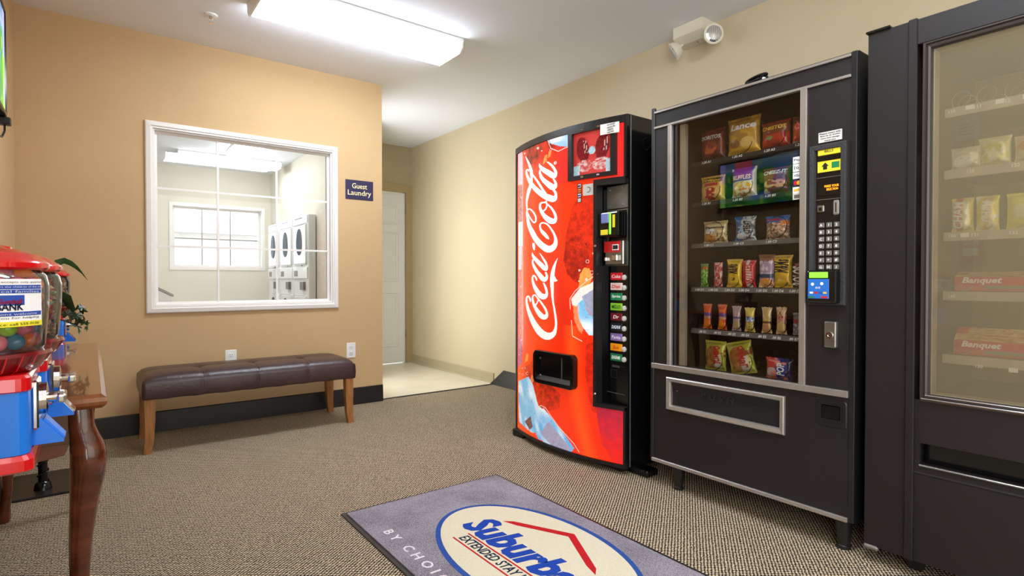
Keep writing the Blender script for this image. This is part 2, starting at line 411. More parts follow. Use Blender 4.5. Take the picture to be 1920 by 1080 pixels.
# laundry window
w2 = bpy.data.objects.new('window_2', None); COL.objects.link(w2); w2['kind'] = 'structure'; w2.location = (0, LY, 0)
part('window_frame', picture_frame([(-.03, 0), (-.03, -.012), (.015, -.012), (.015, .1), (.045, .1), (.045, .14), (-.0, .14), (0, 0)], lx0, lx1, lz0, lz1), M['white_trim'], w2)
part('pane', B(lx0 + .03, lx1 - .03, .118, .122, lz0 + .03, lz1 - .03), M['pane'], w2)
for x in (1.285, 1.655): part('muntin', B(x - .006, x + .006, .105, .114, lz0 + .03, lz1 - .03), M['metal_grey'], w2)
part('muntin', B(lx0 + .03, lx1 - .03, .103, .1045, 1.588, 1.602), M['metal_grey'], w2)
# building across the yard, overexposed in daylight
brick = mat('far_wall', (214, 208, 200), .9, var=.08, vscale=6)
fb = thing('brick_building', 'pale brick building with a window seen through the laundry window', 'building', (1.8, 15, 0))
part('building_wall', B(-5, 6, 0, .3, -.2, 2.15), brick, fb)
part('building_roof', prism(bmesh.new(), [(-.25, 2.1), (.3, 2.1), (2.5, 2.75), (2.3, 2.75)], 'x', -5.2, 6.2), mat('roof', (190, 188, 190), .9, var=.2, vscale=12), fb)
part('building_window', B(1.05, 1.9, -.03, 0, .5, 1.3), mat('far_window', (185, 200, 210), .2), fb)
struct('ground', B(-8, 12, 9.2, 22, -.3, -.2), mat('yard', (205, 205, 200), .9, var=.1))

# ================================================================ ceiling fittings
def fluorescent(label, x0, x1, y0, y1, lens, z=CZ, name='fluorescent_fixture'):
    t = thing(name, label, 'ceiling light', ((x0 + x1) / 2, (y0 + y1) / 2, z))
    hx, hy = (x1 - x0) / 2, (y1 - y0) / 2
    part('housing', B(-hx, hx, -hy - .012, hy + .012, -.022, 0, bev=.002), M['white'], t)
    bm = bmesh.new()
    n = 8; prof = [(-hy, -.02), (-hy, -.055), (-hy + .03, -.085), (hy - .03, -.085), (hy, -.055), (hy, -.02)]
    prism(bm, prof, 'x', -hx + .012, hx - .012)
    part('diffuser', bm, lens, t)
    for s in (-1, 1):
        e = bmesh.new(); prism(e, [(-hy - .004, -.02), (-hy - .004, -.058), (-hy + .028, -.09), (hy - .028, -.09), (hy + .004, -.058), (hy + .004, -.02)], 'x', s * hx - .006 - s * .006, s * hx + .006 - s * .006)
        part('end_cap', e, M['white'], t)
    return t
fluorescent('long white fluorescent ceiling light over the waiting room', .735, 1.995, 3.19, 3.52, M['lens'])
fluorescent('added fluorescent fill light out of view', .735, 1.995, .35, .68, M['lens'])  # unseen second fixture added to fill the room with light
fluorescent('laundry room fluorescent light running across the ceiling', .86, 2.08, 7.95, 8.25, M['lens_laundry'])
def flu_y():
    t = fluorescent('laundry room fluorescent light running lengthways toward the glass', -.6, .6, -.14, .14, M['lens_laundry'])
    t.location = (1.5, 7.1, CZ); t.rotation_euler = (0, 0, pi / 2)
flu_y()
pg_ = bpy.data.objects.new('passage_fill_panel', None); COL.objects.link(pg_); pg_['kind'] = 'structure'; pg_.location = (CX, 4.98, 1.3)  # glowing panel added out of sight to brighten the passage
pg_['label'] = 'added glowing fill panel on the passage wall, hidden round the corner'
part('window_frame', B(0, .012, -.28, .28, -1.0, 1.0, bev=.003), M['white_trim'], pg_)  # frame and glowing face of the added panel, no real opening
part('pane', B(.012, .016, -.25, .25, -.97, .97), M['fill_panel_glow'], pg_)
sp_ = thing('ceiling_sprinkler', 'small chrome fire sprinkler head on the ceiling left of the light', 'sprinkler', (.592, 3.814, CZ))
part('escutcheon', lathe(bmesh.new(), [(.038, 0), (.036, -.006), (.02, -.01)], n=20), M['white'], sp_)
part('sprinkler_body', lathe(bmesh.new(), [(.009, -.008), (.012, -.02), (.007, -.028)], n=10), M['chrome'], sp_, smooth=True)
tb = bmesh.new()
for s in (-1, 1): tube(tb, [(s * .008, 0, -.022), (s * .014, 0, -.034), (s * .003, 0, -.05)], .0022)
part('frame_arm', tb, M['chrome'], sp_)
part('deflector', lathe(bmesh.new(), [(.015, -.05), (.015, -.053)], n=12), M['chrome'], sp_)
# emergency light
em = thing('emergency_light', 'white twin-head emergency light high on the right wall', 'emergency light', (WX, 2.14, 2.555), -pi / 2)
cream = mat('cream_plastic', (226, 220, 202), .4)
eb = bmesh.new(); prism(eb, [(0, -.055), (-.085, -.055), (-.14, -.020), (-.14, .048), (0, .048)], 'x', -.108, .105)
part('housing', eb, cream, em)
part('test_button', lathe(bmesh.new(), [(.004, 0), (.004, .005)], n=8, cx=.02, cy=-.06, cz=-.060), M['print_red'], em)
for lx_, lz_, ang, tilt in ((-.11, -.092, -.9, .55), (.172, -.078, .95, .15)):
    hd = part('lamp_head', lathe(bmesh.new(), [(.012, .048), (.036, .042), (.056, .014), (.060, -.006), (.054, -.008)], n=24, axis='y', cap=True), cream, em, loc=(lx_, -.125, lz_), rot=(tilt, 0, ang), smooth=True)
    ln = lathe(bmesh.new(), [(.053, -.006), (.035, -.012), (.001, -.014)], n=20, axis='y')
    part('lamp_lens', ln, M['chrome'], hd)
    rb = bmesh.new()
    for k in range(-3, 4): box(rb, k * .011 - .0015, k * .011 + .0015, -.016, -.010, -sqrt(max(0, .042**2 - (k * .011)**2)), sqrt(max(0, .042**2 - (k * .011)**2)))
    part('lens_ribs', rb, M['print_grey'], hd)
part('lamp_bracket', tube(bmesh.new(), [(-.07, -.08, -.04), (-.10, -.11, -.085)], .01), cream, em)
part('lamp_bracket', tube(bmesh.new(), [(.09, -.09, -.02), (.15, -.115, -.065)], .01), cream, em)

# ================================================================ laundry room stacks
lab = ['far', 'middle', 'near']
for k, nm in enumerate(('white stacked washer and dryer nearest the laundry window', 'white stacked washer and dryer in the middle of the laundry row', 'white stacked washer and dryer at the near end of the laundry row')):
    y = 8.75 - .627 * k
    t = thing('stacked_washer', nm, 'washer', (2.1, y, 0), -pi / 2, 'stacked laundry machines')
    W_ = .627
    b = bmesh.new(); box(b, .004, W_ - .004, 0, .09, .0, 1.80, bev=.008, seg=2); part('cabinet', b, M['white'], t)
    part('top_panel', B(.02, W_ - .02, -.012, 0, 1.70, 1.79, bev=.003), M['white'], t)
    part('control_panel', B(.02, W_ - .02, -.015, 0, 1.02, 1.16, bev=.003), M['white'], t)
    part('display', B(.08, .22, -.018, -.014, 1.05, 1.12), M['metal_grey'], t)
    part('coin_box', B(.36, .50, -.03, 0, .88, .98, bev=.003), M['metal_grey'], t)
    for z0, zz in ((1.2, 1.43), (.12, .55)):
        dr = part('door', B(.06, W_ - .06, -.02, 0, zz - .24, zz + .26, bev=.02, seg=3), M['white'], t)
        ob = bmesh.new(); pts = []
        for i in range(24):
            a = 2 * pi * i / 24; r = .15; pts.append((W_ / 2 + .115 * cos(a), zz + .02 + (.19 if sin(a) > 0 else .14) * sin(a)))
        prism(ob, pts, 'y', -.026, -.019); part('door_window', ob, M['washer_glass'], dr)
    part('badge', B(.10, .42, -.014, -.011, 1.765, 1.775), M['print_black'], t)
    part('handle', tube(bmesh.new(), [(.15, -.02, 1.185), (.15, -.03, 1.18), (.45, -.03, 1.18), (.45, -.02, 1.185)], .005), M['metal_grey'], t)
hp = thing('laundry_hamper', 'white slope-topped hamper behind the lower left of the interior window', 'hamper', (.44, 5.2, 0))
part('hamper_body', prism(bmesh.new(), [(-.45, 0), (.075, 0), (.075, .868), (-.055, .942), (-.45, .942)], 'y', 0, .45), M['white'], hp)
lb = bmesh.new(); loft(lb, [[(-.46, y, .945), (-.05, y, .945), (.085, y, .868), (.085, y, .885), (-.045, y, .962), (-.46, y, .962)] for y in (-.02, .47)])
part('hamper_lid', lb, M['metal_grey'], hp)

# ================================================================ wall sign, outlets
sg = thing('laundry_sign', 'small navy wall sign reading Guest Laundry', 'sign', (1.731, WY, 1.724))
part('sign_plate', B(-.115, .115, -.006, 0, -.077, .077, bev=.001), M['print_navy'], sg)
text('lettering', 'Guest', M['sign_cream'], sg, height=.042, width=.125, loc=(0, -.0066, .031), bold=.006)
text('lettering', 'Laundry', M['sign_cream'], sg, height=.054, width=.195, loc=(0, -.0066, -.03), bold=.006)
def outlet(label, x, z):
    t = thing('wall_outlet', label, 'outlet', (x, WY, z))
    part('cover_plate', B(-.037, .037, -.006, 0, -.06, .06, bev=.003, seg=2), M['white'], t)
    for s in (-1, 1):
        r = part('receptacle', B(-.016, .016, -.009, -.005, s * .024 - .014, s * .024 + .014, bev=.003), M['white'], t)
        sl = bmesh.new(); box(sl, -.008, -.0055, -.0096, -.0088, s * .024 - .002, s * .024 + .008); box(sl, .0055, .008, -.0096, -.0088, s * .024 - .002, s * .024 + .008)
        box(sl, -.002, .002, -.0096, -.0088, s * .024 - .010, s * .024 - .006)
        part('slots', sl, M['print_black'], r)
outlet('white wall outlet to the right of the bench', 1.656, .440)
outlet('white wall outlet peeking above the middle of the bench', .784, .448)

# ================================================================ bench
bn = thing('upholstered_bench', 'dark brown leather tufted bench with wooden legs against the tan wall', 'bench', (.85, 4.02, 0))
hx, hy = .622, .235
ht = bmesh.new(); NX, NY = 72, 24
def seat_top(u, v):   # u,v in -1..1
    ex = 1 - abs(u) ** 18; ey = 1 - abs(v) ** 5
    z = .415 + .045 * (max(0, ex) ** .5) * (max(0, ey) ** .5)
    for s in (-.5, 0, .5):
        z -= .006 * math.exp(-((u - s) / .012) ** 2)
        z -= .016 * math.exp(-((u - s) / .05) ** 2 - (v / .18) ** 2)
    z -= .004 * math.exp(-(v / .05) ** 2)
    return z
loops = []
bm = bmesh.new(); rows = []
for j in range(NY + 1):
    rows.append([bm.verts.new((hx * (2 * i / NX - 1), hy * (2 * j / NY - 1), seat_top(2 * i / NX - 1, 2 * j / NY - 1))) for i in range(NX + 1)])
for j in range(NY):
    for i in range(NX): bm.faces.new((rows[j][i], rows[j][i + 1], rows[j + 1][i + 1], rows[j + 1][i]))
edge = rows[0] + [r[-1] for r in rows[1:]] + rows[-1][-2::-1] + [r[0] for r in rows[-2:0:-1]]
prev = edge
for z, gr in ((.40, .003), (.36, .005), (.325, .003), (.315, 0), (.312, -.03)):
    cur = []
    for v in edge:
        n = Vector((v.co.x / hx, v.co.y / hy, 0)); wob = .003 * sin(v.co.x * 40) * (1 if z < .33 else .3)
        seam = -.004 if any(abs(v.co.x / hx - s) < .012 for s in (-.5, 0, .5)) else 0
        sx = (1 if abs(n.x) > .999 else 0) * math.copysign(1, n.x); sy = (1 if abs(n.y) > .999 else 0) * math.copysign(1, n.y)
        cur.append(bm.verts.new((v.co.x + sx * (gr + seam), v.co.y + sy * (gr + seam), z + wob * .6)))
    for i in range(len(edge)): bm.faces.new((prev[i], prev[(i + 1) % len(edge)], cur[(i + 1) % len(edge)], cur[i]))
    prev = cur
bm.faces.new(prev[::-1]); bmesh.ops.recalc_face_normals(bm, faces=bm.faces[:])
part('seat', bm, M['leather'], bn, smooth='all')
for s in (-.5, 0, .5):
    x = s * hx
    pts = [(x, -hy - .004, .33), (x, -hy - .004, .40)] + [(x, hy * v, seat_top(s + .02, v) + .0005) for v in [k / 12 - 1 for k in range(1, 24)]]
    part('seam', tube(bmesh.new(), pts, .0016, n=5), M['stitch'], bn)
    part('tuft_button', lathe(bmesh.new(), [(.012, 0), (.011, .004), (.001, .007)], n=14, cx=x, cy=0, cz=seat_top(s, 0) - .001), M['leather'], bn, smooth=True)
for sx in (-1, 1):
    for sy in (-1, 1):
        x, y = sx * (hx - .035), sy * (hy - .035)
        def sq(z, h, dx=0): return [(x - h + dx, y - h, z), (x + h + dx, y - h, z), (x + h + dx, y + h, z), (x - h + dx, y + h, z)]
        part('leg', loft(bmesh.new(), [sq(.318, .027), (sq(.2, .026)), sq(.08, .022, sx * .003), sq(0, .019, sx * .012)]), M['oak'], bn)

# ================================================================ floor mat
mt = thing('entrance_mat', 'grey logo floor mat in front of the vending machines', 'mat', (1.2475, 1.58, 0), -pi / 2)
# local x = reading direction (-Y world), local y = +X world
def mat_grey():
    m = mat('mat_pile', (128, 120, 132), .95, bump=.9, bscale=420)
    nt = m.node_tree; p = nt.nodes['Principled BSDF']; tc = nd(nt, 'ShaderNodeTexCoord')
    a = nd(nt, 'ShaderNodeTexNoise', Scale=330.0, Detail=2.0); b = nd(nt, 'ShaderNodeTexNoise', Scale=5.0, Detail=4.0)
    for q in (a, b): nt.links.new(tc.outputs['Object'], q.inputs['Vector'])
    ad = nd(nt, 'ShaderNodeMath', operation='MULTIPLY_ADD'); ad.inputs[1].default_value = .75; nt.links.new(a.outputs['Fac'], ad.inputs[0]); 
    b2 = nd(nt, 'ShaderNodeMath', operation='MULTIPLY'); b2.inputs[1].default_value = .3; nt.links.new(b.outputs['Fac'], b2.inputs[0]); nt.links.new(b2.outputs[0], ad.inputs[2])
    r = nd(nt, 'ShaderNodeValToRGB'); e = r.color_ramp.elements; e[0].position = .36; e[0].color = C(82, 76, 88); e[1].position = .70; e[1].color = C(186, 178, 190)
    nt.links.new(ad.outputs[0], r.inputs[0]); nt.links.new(r.outputs[0], p.inputs['Base Color']); return m
def pile(name, col, var=.18): return mat(name, col, .95, var=var, vscale=240, bump=.8, bscale=420, spec=.1)
part('rubber_backing', B(-.75, .75, -.408, .408, 0, .005, bev=.002), M['vinyl'], mt)
part('pile', B(-.728, .728, -.388, .388, .005, .010), mat_grey(), mt)
cy0 = 1.276 - 1.2475
def ell(a, b, n=72): return [(a * cos(2 * pi * i / n), cy0 + b * sin(2 * pi * i / n)) for i in range(n)]
part('emblem_border', prism(bmesh.new(), ell(.482, .290), 'z', .0099, .0106), pile('pile_blue', (52, 84, 158)), mt)
part('emblem_field', prism(bmesh.new(), ell(.463, .269), 'z', .0100, .0112), pile('pile_cream', (226, 216, 190), .08), mt)
Y = lambda X: X - 1.2475
pb = pile('pile_blue_dark', (36, 72, 168)); pr_ = pile('pile_red', (196, 34, 40)); pn = pile('pile_navy', (30, 45, 70)); pw = pile('pile_white', (232, 228, 232), .08)
text('lettering', 'Suburban', pb, mt, width=.675, height=.150, shear=.22, bold=.042, loc=(0, Y(1.2535), .0116), rot=(0, 0, 0), ext=.0006)
text('lettering', 'EXTENDED STAY HOTEL', pn, mt, width=.50, height=.042, shear=.15, bold=.014, loc=(.005, Y(1.137), .0116), rot=(0, 0, 0), ext=.0006)
bch = text('lettering', 'BY CHOICE HOTELS', pw, mt, width=.94, height=.040, bold=.012, loc=(0, Y(.927), .0106), rot=(0, 0, 0), ext=.0006, spacing=1.7)
def split_letters(o, m, parent):
    bm = bmesh.new(); bm.from_mesh(o.data); seen = set(); isl = []
    for v in bm.verts:
        if v in seen: continue
        st = [v]; cur = []; seen.add(v)
        while st:
            q = st.pop(); cur.append(q)
            for e in q.link_edges:
                t = e.other_vert(q)
                if t not in seen: seen.add(t); st.append(t)
        isl.append((min(q.co.x for q in cur), max(q.co.x for q in cur), cur))
    isl.sort(key=lambda t: t[0]); gr = []
    for a, b, c in isl:
        if gr and a < gr[-1][1]: gr[-1][1] = max(gr[-1][1], b); gr[-1][2] += c
        else: gr.append([a, b, list(c)])
    for a, b, c in gr:
        ix = {v: i for i, v in enumerate(c)}; fs = [[ix[v] for v in f.verts] for f in bm.faces if f.verts[0] in ix]
        me = bpy.data.meshes.new('letter'); me.from_pydata([v.co[:] for v in c], [], fs)
        k = link('letter', me, m, parent, o.location.copy())
    bm.free(); bpy.data.objects.remove(o)
split_letters(bch, pw, mt)
rf = bmesh.new()
prism(rf, [(-.262, Y(1.343)), (-.2, Y(1.362)), (0, Y(1.462)), (.2, Y(1.362)), (.262, Y(1.343)), (.235, Y(1.374)), (0, Y(1.494)), (-.235, Y(1.374))], 'z', .011, .0122)
part('roof_chevron', rf, pr_, mt)
part('emblem_rule', B(-.255, .255, Y(1.168) - .0032, Y(1.168) + .0032, .011, .012), pr_, mt)
part('emblem_rule', B(-.262, .262, Y(1.104) - .0032, Y(1.104) + .0032, .011, .012), pr_, mt)
